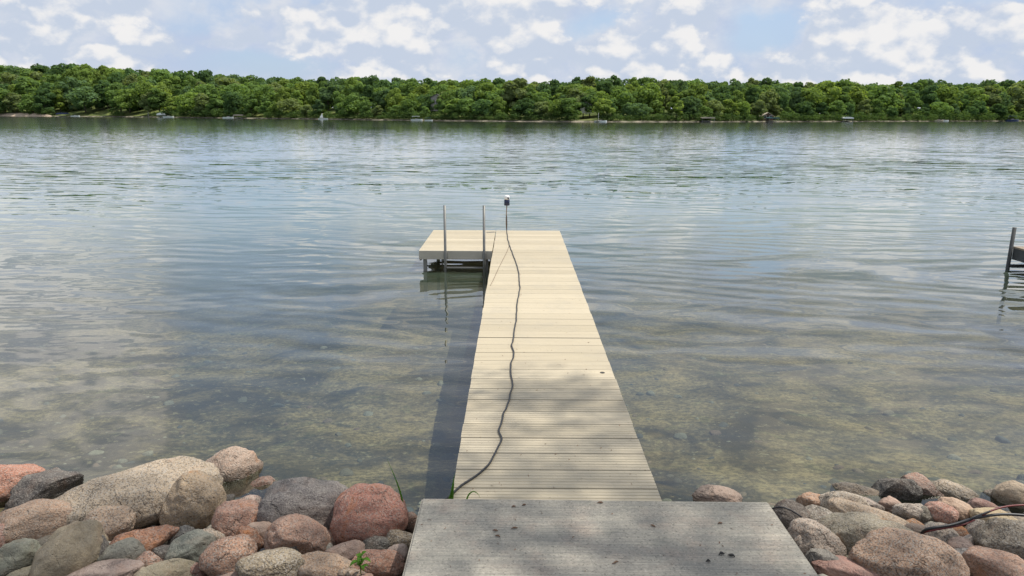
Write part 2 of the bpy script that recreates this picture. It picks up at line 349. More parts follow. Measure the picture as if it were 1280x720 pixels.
def leaf_mat(name, gain=1.0, trans=.35):
    m_, t = mat(name); oi = t.node('ShaderNodeObjectInfo'); pos = t.node('ShaderNodeTexCoord').outputs['Object']
    n = t.noise(pos, 9.0, 3, .6)
    g = t.mix(t.smooth(n, .3, .7), tuple(v*.8 for v in (1, 1, 1)), (1.2, 1.18, 1.0))
    col = t.mix(1.0, oi.outputs['Color'], g, 'MULTIPLY')
    d = t.node('ShaderNodeBsdfDiffuse', {'Color': col}); tl = t.node('ShaderNodeBsdfTranslucent', {'Color': t.mix(1.0, col, (1.5, 1.45, .7), 'MULTIPLY')})
    mx = t.node('ShaderNodeMixShader', {0: trans, 1: d.outputs[0], 2: tl.outputs[0]})
    t.node('ShaderNodeOutputMaterial', {0: mx.outputs[0]}); return m_
M_WATER, M_BED, M_BANK, M_CONC, M_DECK = water_mat(), bed_mat(), bank_mat(), concrete_mat(), deck_mat()
M_LEAF = leaf_mat('leaves', trans=.42); M_BLADE = leaf_mat('grass_blade', trans=.3)
M_BARK = plain('bark', (.09, .075, .06), .9, var=.4, scale=8, bumpd=.02)
M_PALEBARK = plain('pale_bark', (.42, .40, .36), .8, var=.2)
M_ALU = plain('weathered_aluminium', (.20, .20, .19), .5, .35, .12, 9); M_GREYRAIL = plain('grey_aluminium_rail', (.30, .29, .27), .5, .5, .1, 5)
M_FASCIA = plain('cream_grey_fascia', (.50, .46, .38), .55, 0, .08, 5)
M_TRIM = plain('tan_edge_trim', (.40, .35, .27), .5); M_DARK = plain('dark_timber', (.035, .033, .03), .8, var=.3)  # near-black colour shared by doors, bolt hole and droppings
M_CORD = plain('black_rubber', (.018, .018, .02), .45); M_RED = plain('red_rubber', (.13, .018, .016), .45); M_THIN = plain('brown_thin_cord', (.12, .08, .06), .7)
M_WHITE = plain('white_paint', (.78, .78, .76), .4, var=.04); M_NAVY = plain('navy_plastic', (.012, .02, .06), .3)
M_TAN = plain('tan_canvas', (.42, .35, .27), .8); M_GREEN = plain('green_canvas', (.02, .09, .10), .7); M_BROWN = plain('brown_siding', (.14, .075, .05), .8)
M_REDBR = plain('red_brown_siding', (.16, .06, .04), .8); M_GREY = plain('grey_siding', (.30, .28, .26), .7); M_GLASS = plain('dark_window_glass', (.02, .03, .035), .1)
M_BLUE = plain('dark_blue_canvas', (.02, .035, .10), .6); M_ROOF = plain('dark_shingles', (.06, .055, .05), .9); M_STUB = plain('dry_twig', (.17, .10, .06), .8, var=.4)
M_PALEWALL = plain('faded_white_siding', (.48, .48, .46), .7)
M_RUSTPOST = plain('weathered_dark_post', (.04, .043, .045), .7, var=.3); M_SAND = plain('pale_sand', (.36, .30, .22), .95); M_TRUNKWOOD = plain('driftwood', (.25, .2, .15), .9)

# ------------------------------------------------------------------ terrain
def near_z(x, y):                                   # bank and lake bed
    ys = [-40, 0, 1.8, 3.0, 4.2, 4.9, 6.0, 9.0, 14, 22, 45, 120]
    zs = [.9, .45, .36, .20, -.02, -.22, -.42, -.72, -1.15, -1.9, -3.4, -6.0]
    return float(np.interp(y - .05*abs(x-.3) , ys, zs))
def grid_mesh(name, xs, ys, fz, m_):
    vs = [(x, y, fz(x, y)) for y in ys for x in xs]; n = len(xs)
    fs = [(j*n+i, j*n+i+1, (j+1)*n+i+1, (j+1)*n+i) for j in range(len(ys)-1) for i in range(n-1)]
    b = MB(); b.add(vs, fs, True); return b.build(name, m_)
xs = list(np.concatenate([np.linspace(-3000, -40, 12)[:-1], np.linspace(-40, -8, 20)[:-1], np.linspace(-8, 8, 90), np.linspace(8, 40, 20)[1:], np.linspace(40, 3000, 12)[1:]]))
def bedz(x, y):
    a = .05 if abs(x) < 60 else 0
    return near_z(x, y) + a*fbm((x*.6, y*.6, 1)) + .3*a*fbm((x*2, y*2, 4))
ys = list(np.concatenate([np.linspace(4.3, 14, 60), np.linspace(14, 120, 40)[1:], [400, 2500]]))
tag(grid_mesh('lake_bed', xs, ys, bedz, M_BED), kind='structure')
ys = list(np.concatenate([[-1500, -300, -40], np.linspace(-5, 4.3, 50)]))
tag(grid_mesh('shore_bank', xs, ys, bedz, M_BANK), kind='structure')
b = MB(); b.add([(-4000, 3.2, 0), (4000, 3.2, 0), (4000, 2500, 0), (-4000, 2500, 0)], [(0, 1, 2, 3)])
tag(b.build('lake_water', M_WATER), kind='structure')

# ------------------------------------------------------------------ far shore
def interp(tbl, px): return float(np.interp(px, [a for a, _ in tbl], [b for _, b in tbl]))
SHORE = [(-900, 760), (-300, 640), (0, 560), (130, 520), (260, 430), (360, 380), (450, 340), (540, 310), (640, 290), (740, 282), (850, 300), (1000, 340), (1150, 400), (1280, 470), (1600, 560), (2200, 700)]
SKYL = [(-900, 80), (0, 84), (30, 84), (60, 83), (95, 80), (130, 83), (165, 86), (200, 88), (260, 90), (320, 94), (360, 97), (400, 98.5), (440, 96), (480, 98), (540, 100), (580, 99), (640, 101), (700, 101), (722, 97), (760, 96), (800, 97), (850, 99), (880, 101), (930, 100), (960, 101), (985, 104), (1030, 105), (1080, 104), (1100, 105), (1150, 101), (1180, 104), (1210, 105), (1240, 101.5), (1280, 103), (2200, 103)]
def yh(px): return 143.5 + (px-640)*.0044
def yw(px): return yh(px) + CAMZ*F/(.948*interp(SHORE, px))
def wx(px, D): return (px-640)/F*(D*math.cos(PITCH)+CAMZ*math.sin(PITCH)) - YAW*D*1.0
def z_at(px, py, D): return CAMZ + (yh(px)-py)*D*.948/F
def far_pt(px, D, z): return Vector((wx(px, D), D, z))
ROWS = [1.0, 1.055, 1.12, 1.20]
def tree_h(px, D): return D*.040*(1+.08*math.sin(px*.031))
def top_py(px, k):
    a, s = yw(px), interp(SKYL, px); f = (.50, .70, .86, 1.0)[k]
    return a + (s-a)*f
def base_z(px, k):
    D = interp(SHORE, px)*ROWS[k] + 4
    return max(.5+.3*k, z_at(px, top_py(px, k), D) - tree_h(px, D)*(.93 if k else .8))
def ground_profile(px):
    D0 = interp(SHORE, px); pts = [(D0-30, -3.0), (D0-1.5, -.15), (D0, .15), (D0+1.5, .5)]
    for k in range(4): pts.append((D0*ROWS[k]+(8 if k == 0 else 4), base_z(px, k) if k else min(base_z(px, 0), 1.6)))
    pts += [(D0*1.5, pts[-1][1]*.9), (D0*4, pts[-1][1]*.7)]
    return pts
pxs = list(range(-900, 2201, 25)); vs = []; fs = []
for i, px in enumerate(pxs):
    pr = ground_profile(px)
    for (D, z) in pr: vs.append(tuple(far_pt(px, D, z+(.0 if D < 200 else .12*fbm((px*.1, D*.2, 0))))))
m_, t = mat('far_bank_ground'); pos = t.node('ShaderNodeNewGeometry').outputs['Position']; z_ = t.node('ShaderNodeSeparateXYZ', {0: pos}).outputs[2]
n_ = t.noise(pos, .12, 5, .6)
g_ = t.mix(t.smooth(n_, .45, .6), (.055, .075, .025), (.14, .16, .05))
col = t.mix(t.smooth(t.m('ADD', z_, t.m('MULTIPLY', n_, -1.2)), -.45, .15, 1, 0), g_, t.mix(t.smooth(t.noise(pos, .35, 3), .4, .6), (.10, .09, .07), (.25, .22, .17)))
principled(t, col, .95, .1)
np_ = len(ground_profile(0))
for i in range(len(pxs)-1):
    for j in range(np_-1): fs.append((i*np_+j, (i+1)*np_+j, (i+1)*np_+j+1, i*np_+j+1))
b = MB(); b.add(vs, fs, True); tag(b.build('far_shore_hills', m_), kind='structure')

# trees -----------------------------------------------------------------
def crown_geo(seed, shape, nq=2300, leaf=.040):
    """unit-height crown made of leaf clumps spread over overlapping boughs"""
    r = np.random.default_rng(seed); V = []; Fc = []
    wide, low, lobes = shape
    L = []
    for i in range(lobes):
        h = low + (1-low)*(.12+.80*(i+.5)/lobes); prof = math.sin(math.pi*min(1, max(.10, (h-low)/(1-low)*.85+.12)))**.75
        a = i*2.399+r.uniform(-.4, .4); rr = wide*prof*r.uniform(.35, .85)
        sz = wide*r.uniform(.34, .56)*(0.75+.35*prof)
        L.append((rr*math.cos(a), rr*math.sin(a), min(h, 1-sz*.75), sz))
    L.append((0, 0, low+(1-low)*.55, wide*.72))
    tot = sum(l[3]**2 for l in L)
    for (cx, cy, cz, sz) in L:
        m = int(nq*sz**2/tot)
        for _ in range(m):
            d = r.normal(size=3); d[2] = d[2]*.8+.22; d /= np.linalg.norm(d)
            rad = sz*(r.uniform(.80, 1.03)); lump = 1+.22*mnoise.noise(Vector((d[0]*2.6+cx*9, d[1]*2.6+cy*9, d[2]*2.6+seed)))
            p = np.array((cx, cy, cz)) + d*rad*lump*np.array((1, 1, .78))
            if p[2] < low*.55: continue
            n = d*1.0 + r.normal(size=3)*.36; n /= np.linalg.norm(n)
            a = np.cross(n, r.normal(size=3)); a /= np.linalg.norm(a); bb = np.cross(n, a)
            s1 = leaf*r.uniform(.55, 1.25); s2 = s1*r.uniform(.5, .9); k = len(V)
            V += [tuple(p-a*s1), tuple(p-bb*s2+n*s1*.25), tuple(p+a*s1), tuple(p+bb*s2-n*s1*.1)]
            Fc.append((k, k+1, k+2, k+3))
    return V, Fc
SHAPES = [((.34, .14, 11), 'broad domed'), ((.28, .12, 9), 'tall oval'), ((.38, .16, 13), 'wide spreading'), ((.25, .18, 8), 'slender upright'),
          ((.33, .10, 14), 'many-lobed'), ((.30, .20, 7), 'loose open'), ((.36, .12, 10), 'lumpy rounded'), ((.29, .10, 12), 'dense rounded'),
          ((.32, .20, 9), 'round-topped'), ((.40, .14, 12), 'broad low')]
CROWNS = []
for i, (sh, nm) in enumerate(SHAPES):
    V_, F_ = crown_geo(100+i, sh); b = MB(); b.add(V_, F_); CROWNS.append((b.mesh('crown', M_LEAF), nm, V_, F_))
def trunk_mesh(m_, seed):
    r = random.Random(seed); b = MB()
    b.tube([(0, 0, -.03), (.004, 0, .15), (.01*r.uniform(-1, 1), .01, .4), (.02*r.uniform(-1, 1), 0, .7)], [.022, .016, .012, .004], 6)
    for k in range(5):
        a = k*2.4; h = .28+.08*k
        b.tube([(0, 0, h), (.10*math.cos(a), .10*math.sin(a), h+.10), (.2*math.cos(a), .2*math.sin(a), h+.17)], [.008, .005, .002], 5)
    return b.mesh('trunk', m_)
TRUNKS = [trunk_mesh(M_BARK, 1), trunk_mesh(M_BARK, 2), trunk_mesh(M_PALEBARK, 3)]
GREENS = [((.150, .235, .082), 'mid green'), ((.098, .168, .074), 'dark green'), ((.200, .275, .080), 'yellow-green'), ((.175, .225, .102), 'olive green'), ((.118, .190, .096), 'deep bluish green'), ((.182, .265, .082), 'bright green')]
MARKS = [(-80, 'left picture edge'), (75, 'dark boat lift'), (95, 'small moored white boat'), (127, 'lawn patch'), (203, 'white domed boat canopy'), (292, 'tan boat lift'), (320, 'red-brown cabin'), (403, 'white sailboat'), (527, 'white pontoon boat'), (546, 'grey house'),
         (633, "dock's lantern"), (731, 'white cottage'), (750, 'little flagpole jetty'), (884, 'brown boat lift'), (962, 'green canopy boat lift'), (1057, 'white topped boat lift'), (1174, 'pair of small boats'), (1262, 'blue covered boat')]
ORD = ['first', 'second', 'third', 'fourth', 'fifth', 'sixth', 'seventh', 'eighth', 'ninth', 'tenth', 'eleventh', 'twelfth']
ROWN = ['at waterline', 'in second row', 'in third row', 'on skyline']
TREE_GROUP = 'trees on the far wooded shore'
used_n = {}
def far_tree(px, k, kind, D, zb, H, green, jx=1.0, trunk=None, dark=1.0):
    root = empty('shore_tree', far_pt(px, D, zb-.2), random.uniform(0, 6.28)); root.scale = (H*jx, H*jx, H)
    me, nm = CROWNS[kind][0], CROWNS[kind][1]
    tr = link('trunk', TRUNKS[kind % 2] if trunk is None else TRUNKS[trunk], root)
    cr = link('crown', me, root); gc, gn = GREENS[green]; f = random.uniform(.85, 1.15)*dark; cr.color = (gc[0]*f, gc[1]*f, gc[2]*f, 1)
    mk = max(i for i, m in enumerate(MARKS) if m[0] <= px+.01) if px > -80 else 0
    key = (k, mk); used_n[key] = used_n.get(key, 0)+1; n = used_n[key]
    tag(root, f"{gn} {nm} tree {ROWN[k]}, {ORD[n-1]} {'right of' if len((gn+nm+ROWN[k]+MARKS[mk][1]).replace('-', ' ').split()) < 30 else ''} {MARKS[mk][1]}", 'tree', TREE_GROUP)
    return root
CLEAR = [(68, 96), (113, 136), (314, 324), (722, 742), (952, 968)]      # openings with lawns, cabins and landings
for k in range(4):
    n = 74; px0 = -36 + (k*4.7) % 9
    for i in range(n):
        px = px0 + (1350/n)*i + random.uniform(-4.5, 4.5)
        D = interp(SHORE, px)*ROWS[k] + random.uniform(3, 9) + (0 if k else 1)
        hole = any(a < px < b_ for a, b_ in CLEAR)
        H = tree_h(px, D)*random.uniform(.80, 1.25)
        if k == 0:
            D = interp(SHORE, px) + random.uniform(4, 9); zb = .6
            H = (z_at(px, top_py(px, 0)+random.uniform(-7, 7), D)-zb)
            if 84 < px < 200: D += 9; zb = 3.4; H *= .86
            if hole: D += 14; zb = 1.6; H *= 1.05
            H = max(H, 5.0)
        else:
            zb = z_at(px, top_py(px, k)+random.uniform(-4.0, 3.2)*(1 if k < 3 else .8), D) - H
            zb = max(zb, .6)
        gi = random.choices(range(6), weights=[6, 4, 3, 3, 3, 4] if k < 3 else [5, 7, 1, 2, 4, 2])[0]
        if px > 1150: gi = random.choices(range(6), weights=[5, 5, 1, 3, 5, 2])[0]
        far_tree(px, k, random.randrange(10), D, zb, H, gi, random.uniform(.85, 1.40)*(1.2 if k == 0 else 1.0))
# the wood behind, one mass, and the wood running on either side of the view
b = MB(); arrs = []
for i in range(270):
    if i < 120: px = -60+1400*i/120+random.uniform(-5, 5); mlt = random.uniform(1.26, 1.36); k = 3
    else:
        px = random.uniform(-880, -48) if i % 2 else random.uniform(1330, 2180); k = random.randrange(4); mlt = ROWS[k]
    D = interp(SHORE, px)*mlt+6; H = tree_h(px, D)*random.uniform(.9, 1.1)
    top = z_at(px, top_py(px, k)+random.uniform(0.2, 3.5), D); zb = max(.6, top-H) if k else .5
    V_ = np.array(CROWNS[i % 10][2]); F_ = np.array(CROWNS[i % 10][3])[::2]; q = F_.reshape(-1); V_ = V_[q]
    c = far_pt(px, D, zb); a = random.uniform(0, 6.28); ca, sa = math.cos(a), math.sin(a)
    X = V_[:, 0]*ca-V_[:, 1]*sa; Y = V_[:, 0]*sa+V_[:, 1]*ca
    arrs.append(np.stack([X*H*1.2+c.x, Y*H*1.2+c.y, V_[:, 2]*H+c.z], 1))
def quads_mesh(name, arrs, m_):
    A = np.concatenate(arrs); n = len(A); me = bpy.data.meshes.new(name); me.vertices.add(n); me.vertices.foreach_set('co', A.reshape(-1))
    me.loops.add(n); me.loops.foreach_set('vertex_index', np.arange(n)); me.polygons.add(n//4)
    me.polygons.foreach_set('loop_start', np.arange(0, n, 4)); me.polygons.foreach_set('loop_total', np.full(n//4, 4)); me.update(calc_edges=True)
    me.materials.append(m_); return me
o = link('distant_woods', quads_mesh('distant_woods', arrs, M_LEAF)); o.color = (.08, .14, .055, 1)
tag(o, 'unbroken mass of dark woodland behind the skyline trees', 'woodland', kind='stuff')
# low shrubs along the far waterline
arrs = []
for i in range(330):
    px = -60+1400*i/330+random.uniform(-3, 3)
    if any(a-2 < px < b_+2 for a, b_ in CLEAR) or (px < 62 or 84 < px < 200) and random.random() < .85: continue
    D = interp(SHORE, px)+random.uniform(1.5, 4.5); H = D*random.uniform(.006, .015)
    V_ = np.array(CROWNS[i % 10][2]); F_ = np.array(CROWNS[i % 10][3])[::7]; V_ = V_[F_.reshape(-1)]; c = far_pt(px, D, .1)
    arrs.append(np.stack([V_[:, 0]*H*2.2+c.x, V_[:, 1]*H*2.2+c.y, V_[:, 2]*H+c.z-.1*H], 1))
o = link('shoreline_shrubs', quads_mesh('shoreline_shrubs', arrs, M_LEAF)); o.color = (.085, .14, .055, 1)
tag(o, 'low leafy undergrowth along the far waterline', 'shrubs', kind='stuff')

pr_ = [(0, -.3), (.8, .3), (4, 1.5), (8, 2.3)]; vs = []; cols = list(range(-160, 66, 6))
for px in cols:
    D = interp(SHORE, px)-2.5; k_ = min(1, (66-px)/14)
    vs += [tuple(far_pt(px, D+d*k_, z*k_+(.12*fbm((px*.2, d, 3)) if z > 0 else 0))) for d, z in pr_]
b = MB(); b.add(vs, [(i*4+j, (i+1)*4+j, (i+1)*4+j+1, i*4+j+1) for i in range(len(cols)-1) for j in range(3)], True)
tag(b.build('sandy_beach', plain('pale_beach_sand', (.42, .33, .24), .95, var=.25, scale=.6)), kind='structure')
# cabins, boats, lifts on the far shore ----------------------------------------------
def house(px, back, zb, wd, hgt, dep, wall, roof, name, label, nwin=3, rz=0):
    D = interp(SHORE, px)+back; r = empty(name, far_pt(px, D, zb), rz); tag(r, label, 'house')
    b = MB(); b.box(-wd/2, wd/2, 0, dep, -1, hgt); rh = wd*.28
    b.add([(-wd/2, 0, hgt), (wd/2, 0, hgt), (0, 0, hgt+rh), (-wd/2, dep, hgt), (wd/2, dep, hgt), (0, dep, hgt+rh)], [(0, 1, 2), (4, 3, 5)]); b.build('wall', wall, r)
    b = MB(); e = .4
    for s in (-1, 1):
        b.add([(s*(wd/2+e), -e, hgt-.2), (0, -e, hgt+rh+.02), (0, dep+e, hgt+rh+.02), (s*(wd/2+e), dep+e, hgt-.2), (s*(wd/2+e), -e, hgt), (0, -e, hgt+rh+.25), (0, dep+e, hgt+rh+.25), (s*(wd/2+e), dep+e, hgt)],
              [(0, 1, 5, 4), (1, 2, 6, 5), (2, 3, 7, 6), (3, 0, 4, 7), (4, 5, 6, 7), (0, 3, 2, 1)])
    b.build('roof', roof, r)
    for i in range(nwin):
        x = -wd/2+wd*(i+.5)/nwin; h0 = hgt*.42
        f = MB().box(x-.55, x+.55, -.06, .04, h0, h0+1.3).build('window', M_WHITE, r); MB().box(x-.45, x+.45, -.09, -.065, h0+.1, h0+1.2).build('pane', M_GLASS, f)
    MB().box(-.5, .5, -.05, .03, 0, 2.0).build('door', M_DARK, r)
    return r
house(320, 18, 4.5, 7, 3.4, 8, M_REDBR, M_ROOF, 'lake_cabin', 'red-brown cabin half hidden among trees above the tan boat lift', 3)
house(545, 20, 5.0, 5, 4.6, 7, M_GREY, M_ROOF, 'lake_house', 'tall grey house with pale corner between trees above the pontoon boat', 3)
house(731, 17, 4.2, 4.2, 2.2, 6, M_PALEWALL, M_ROOF, 'white_cottage', 'small white cottage in a clearing above the green lawn', 3)
house(958, 5, .8, 5.0, 1.6, 4, M_BROWN, M_TAN, 'boat_house', 'low brown boathouse with tan roof beside the green canopy', 2)
def lift(px, out, wd, dep, canopy, label, dome=.5, boat=None, hull=None, name='boat_lift'):
    D = interp(SHORE, px)-out; r = empty(name, far_pt(px, D, 0)); tag(r, label, 'boat lift')
    for sx in (-1, 1):
        for sy in (0, 1): MB().box(sx*wd*.45-.06, sx*wd*.45+.06, dep*sy-.06, dep*sy+.06, -1.2, 1.9).build('post', M_ALU, r)
    for sy in (0, 1): MB().box(-wd*.45, wd*.45, dep*sy-.05, dep*sy+.05, .35, .5).build('cross_beam', M_ALU, r)
    b = MB(); n = 10; V_ = []; Fc = []
    for j in range(2):
        for i in range(n+1):
            a = math.pi*i/n; V_ += [(-math.cos(a)*wd/2, -.3+j*(dep+.6), 1.75+math.sin(a)*dome), (-math.cos(a)*wd/2, -.3+j*(dep+.6), 1.45)]
    m2 = 2*(n+1)
    for i in range(n): Fc += [(2*i, 2*i+2, m2+2*i+2, m2+2*i), (2*i, 2*i+1, 2*i+3, 2*i+2), (m2+2*i, m2+2*i+2, m2+2*i+3, m2+2*i+1)]
    Fc += [(0, m2, m2+1, 1), (2*n, 2*n+1, m2+2*n+1, m2+2*n)]
    b.add(V_, Fc, False); b.build('canopy', canopy, r); return r
def hull_mesh(L, Wd, H_, z0=.0):
    b = MB(); st = [(-.5, .8, .9), (-.25, 1, .9), (.1, 1, .95), (.35, .7, 1.05), (.5, .04, 1.2)]; vs = []
    for (x, w_, h_) in st: vs += [(x*L, -w_*Wd/2, z0+H_*h_), (x*L, -w_*Wd*.36, z0-.1), (x*L, 0, z0-.2), (x*L, w_*Wd*.36, z0-.1), (x*L, w_*Wd/2, z0+H_*h_)]
    fs = [(i*5+j, (i+1)*5+j, (i+1)*5+j+1, i*5+j+1) for i in range(4) for j in range(4)] + [(0, 1, 2, 3, 4), (20, 24, 23, 22, 21)]
    fs += [(i*5, i*5+4, (i+1)*5+4, (i+1)*5) for i in range(4)]
    b.add(vs, fs); return b
def boat(px, out, L_, hullm, label, cat='boat', name='motor_boat', top=None, rz=0.0, sail=False):
    L = L_*1.25; D = interp(SHORE, px)-out; r = empty(name, far_pt(px, D, 0), rz); tag(r, label, cat)
    hull_mesh(L, L*.34, L*.13).build('hull', hullm, r)
    MB().box(-L*.12, L*.12, -L*.1, L*.1, L*.12, L*.19).build('seat', M_GREY, r)
    b = MB(); z = L*.14; b.add([(L*.12, -L*.13, z), (L*.12, L*.13, z), (L*.04, L*.11, z+L*.12), (L*.04, -L*.11, z+L*.12), (L*.135, -L*.13, z), (L*.135, L*.13, z), (L*.055, L*.11, z+L*.12), (L*.055, -L*.11, z+L*.12)], [(0, 1, 2, 3), (7, 6, 5, 4), (0, 4, 5, 1), (2, 6, 7, 3)]); b.build('windscreen', M_GLASS, r)
    if top:
        MB().box(-L*.4, L*.25, -L*.16, L*.16, L*.36, L*.39, .02).build('canopy', top, r)
        for sx in (-.36, .2): MB().box(L*sx-.04, L*sx+.04, -L*.13, -L*.13+.08, L*.1, L*.36).build('canopy_pole', M_ALU, r)
    if sail:
        MB().tube([(0, 0, 0), (-.5, 0, L*.62)], .07, 6).build('mast', M_WHITE, r)
        b = MB(); b.add([(-.1, .0, L*.16), (-L*.4, .05, L*.2), (-.5, 0, L*.6), (-.1, .04, L*.16), (-L*.4, .09, L*.2), (-.5, .04, L*.6)], [(0, 1, 2), (5, 4, 3), (0, 3, 4, 1), (1, 4, 5, 2), (2, 5, 3, 0)]); b.build('sail', M_WHITE, r)
    return r
lift(74, 3, 7.0, 5, M_BLUE, 'dark blue-grey canopied boat lift by the lawn near the left shore', .9)
boat(92, 5, 4.5, M_WHITE, 'small white boat moored right of the dark boat lift', rz=.3, name='motor_boat', sail=False)
lift(200, 5, 5.6, 5, M_WHITE, 'boat lift under a bright white domed canopy left of centre-left woods', 1.1)
boat(209, 7, 5.0, M_WHITE, 'white motorboat tied right beside the white domed canopy', rz=.2)
lift(296, 4, 5.0, 5, M_TAN, 'boat lift with long tan canopy below the red-brown cabin', .35)
boat(284, 6, 4.6, M_WHITE, 'white runabout moored left of the tan canopy lift', rz=.15)
boat(403, 3, 3.6, M_WHITE, 'little white sailboat with leaning sail alone by the bank', 'sailboat', 'sail_boat', sail=True)
boat(520, 3, 3.8, M_WHITE, 'white covered pontoon boat below the grey house', name='pontoon_boat', top=M_WHITE)
boat(535, 3, 2.6, M_WHITE, 'short white boat with green top right of the pontoon boat', top=M_GREEN)
boat(750, 4, 3.6, M_WHITE, 'low white rowing boat beside the flagpole jetty', 'rowing boat', 'rowing_boat')
lift(884, 4, 5.4, 5, M_TAN, 'boat lift with shallow brown-tan canopy on the right-hand middle shore', .28)
lift(966, 4, 4.6, 4, M_GREEN, 'boat lift under dark green canopy beside the brown boathouse', .25)
lift(1058, 4, 5.2, 5, M_WHITE, 'boat lift with flat white canopy against the right-hand woods', .5)
boat(1171, 4, 4.6, M_TAN, 'tan open boat pulled up at a gap in the right-hand woods', rz=.2)
boat(1177, 3, 4.2, M_WHITE, 'white boat touching the right side of the tan open boat', rz=-.1)
boat(1262, 4, 6.5, M_BLUE, 'blue covered boat near the right end of the far shore', top=M_BLUE)
j = empty('jetty', far_pt(746, interp(SHORE, 746)-5, 0)); tag(j, 'little wooden jetty with thin flagpole below the white cottage', 'jetty')
MB().box(-.6, .6, 0, 7, .35, .5).build('deck', M_TRUNKWOOD, j)
for sx in (-.5, .5): MB().tube([(sx, .3, -1), (sx, .3, .8)], .06, 6).build('post', M_ALU, j)
MB().tube([(.5, 2, .3), (.5, 2, 3.4)], .04, 6).build('flagpole', M_WHITE, j)
# a pale birch standing on the left lawn
far_t = far_tree(184, 0, 5, interp(SHORE, 184)+1.5, .3, 15.5, 3, 1.0, trunk=2); far_t['label'] = 'pale-trunked open birch tree at the water left of the white domed canopy'

# ------------------------------------------------------------------ dock
DCX = .243; DW = 1.22; ZT = .35; Y0, SECL = 3.56, 3.53; NB = 15; BL = SECL/NB
dock = empty('boat_dock', (0, 0, 0)); tag(dock, 'tan ribbed-plank dock running out from the concrete slab with side platform at its end', 'dock')
def board_mesh(wd, ln, name):
    """one deck board lying along x: ribbed top, closed ends"""
    prof = []; n = 6; gap = .012; L0, L1 = gap/2, ln-gap/2; step = (L1-L0)/n
    prof += [(L0, -.004), (L0+.0025, 0)]
    for i in range(1, n):
        c = L0+step*i; g = .0030 if i % 3 else .0055; prof += [(c-g, 0), (c-g*.55, -.0032), (c+g*.55, -.0032), (c+g, 0)]
    prof += [(L1-.0025, 0), (L1, -.004), (L1, -.034), (L0, -.034)]
    vs = [(sx*wd/2, y, z) for sx in (-1, 1) for (y, z) in prof]; m = len(prof)
    fs = [(i, (i+1) % m, m+(i+1) % m, m+i) for i in range(m)] + [tuple(range(m))[::-1], tuple(m+i for i in range(m))]
    b = MB(); b.add(vs, [f[::-1] for f in fs]); return b.mesh(name, M_DECK)
bmesh_main = board_mesh(DW, BL, 'board')
for s in range(3):
    for i in range(NB):
        o = link('board', bmesh_main, dock, None, (DCX+random.uniform(-.003, .003), Y0+s*SECL+i*BL+(0.012 if s and i == 0 else 0)*0, ZT+random.uniform(-.0012, .0012)))
        if i == 0 and s: o.location.y += .012; o.scale.y = .95
    y0 = Y0+s*SECL; y1 = y0+SECL-.012
    for sx in (-1, 1):
        x = DCX+sx*(DW/2-.028); MB().box(x-.022, x+.022, y0+.004, y1, ZT-.17, ZT-.036, .003).build('side_rail', M_GREYRAIL, dock)
    for yy in (y0+.03, y1-.03): MB().box(DCX-DW/2+.052, DCX+DW/2-.052, yy-.02, yy+.02, ZT-.15, ZT-.038).build('cross_beam', M_GREYRAIL, dock)
for yy in (Y0+SECL, Y0+2*SECL, Y0+3*SECL-.12):
    for sx in (-1, 1):
        if yy > 13 and sx < 0: continue
        x = DCX+sx*(DW/2-.085); MB().tube([(x, yy, near_z(0, yy)-.3), (x, yy, ZT-.04)], .027, 10).build('leg', M_ALU, dock)
# platform to the left of the far end
PX1 = DCX-DW/2-.012; PX0 = PX1-1.20; PY1 = Y0+3*SECL; PY0 = PY1-2.20; nb = 9; bl = (PY1-PY0)/nb
pm = board_mesh(PX1-PX0, bl, 'board')
for i in range(nb): link('board', pm, dock, None, ((PX0+PX1)/2, PY0+i*bl, ZT+random.uniform(-.001, .001)))
MB().box(PX0-.002, PX1-.004, PY0-.022, PY0+.0, ZT-.145, ZT-.001, .004).build('fascia', M_FASCIA, dock)
for x in (PX0+.012, PX1-.03): MB().box(x-.01, x+.022, PY0+.003, PY1-.01, ZT-.17, ZT-.036).build('side_rail', M_GREYRAIL, dock)
MB().box(PX0+.036, PX1-.044, PY1-.05, PY1-.012, ZT-.15, ZT-.038).build('cross_beam', M_GREYRAIL, dock)
for (x, y) in ((PX0+.09, PY0+.05), (PX0+.09, PY1-.1), (PX1-.1, PY0+.1)):
    MB().box(x-.03, x+.03, y-.03, y+.03, near_z(0, y)-.3, ZT-.037, .004).build('leg', M_ALU, dock)
MB().tube([(PX0+.5, PY0+.05, ZT-.14), (PX0+.28, PY0+.9, .02)], .012, 6).build('brace', M_ALU, dock)
# knot hole near right edge of the middle section
p = at(753, 466, ZT)
b = MB(); b.add([(p.x+.022*math.cos(a), p.y+.022*math.sin(a), ZT+.0022) for a in np.linspace(0, 6.28, 13)[:-1]], [tuple(range(12))]); b.build('bolt_hole', M_DARK, dock)

# ladder
lad = empty('swim_ladder', ((PX0+PX1)/2, PY0, 0)); tag(lad, 'grey aluminium swim ladder with two tall uprights on the platform edge', 'ladder')
lxa = at(557, 313, ZT).x; lxb = at(605.3, 313.5, ZT).x; cx = (PX0+PX1)/2
for x in (lxa, lxb):
    b = MB(); b.tube([(x-cx, -.05, -.62), (x-cx, -.05, ZT+.745)], .0215, 12); b.build('upright', M_ALU, lad)
    MB().box(x-cx-.03, x-cx+.03, -.045, -.0235, ZT-.12, ZT-.04, .003).build('bracket', M_ALU, lad)
for z in (.075, -.16, -.40): MB().box(lxa-cx+.02, lxb-cx-.02, -.075, -.028, z-.012, z+.012, .004).build('rung', M_ALU, lad)

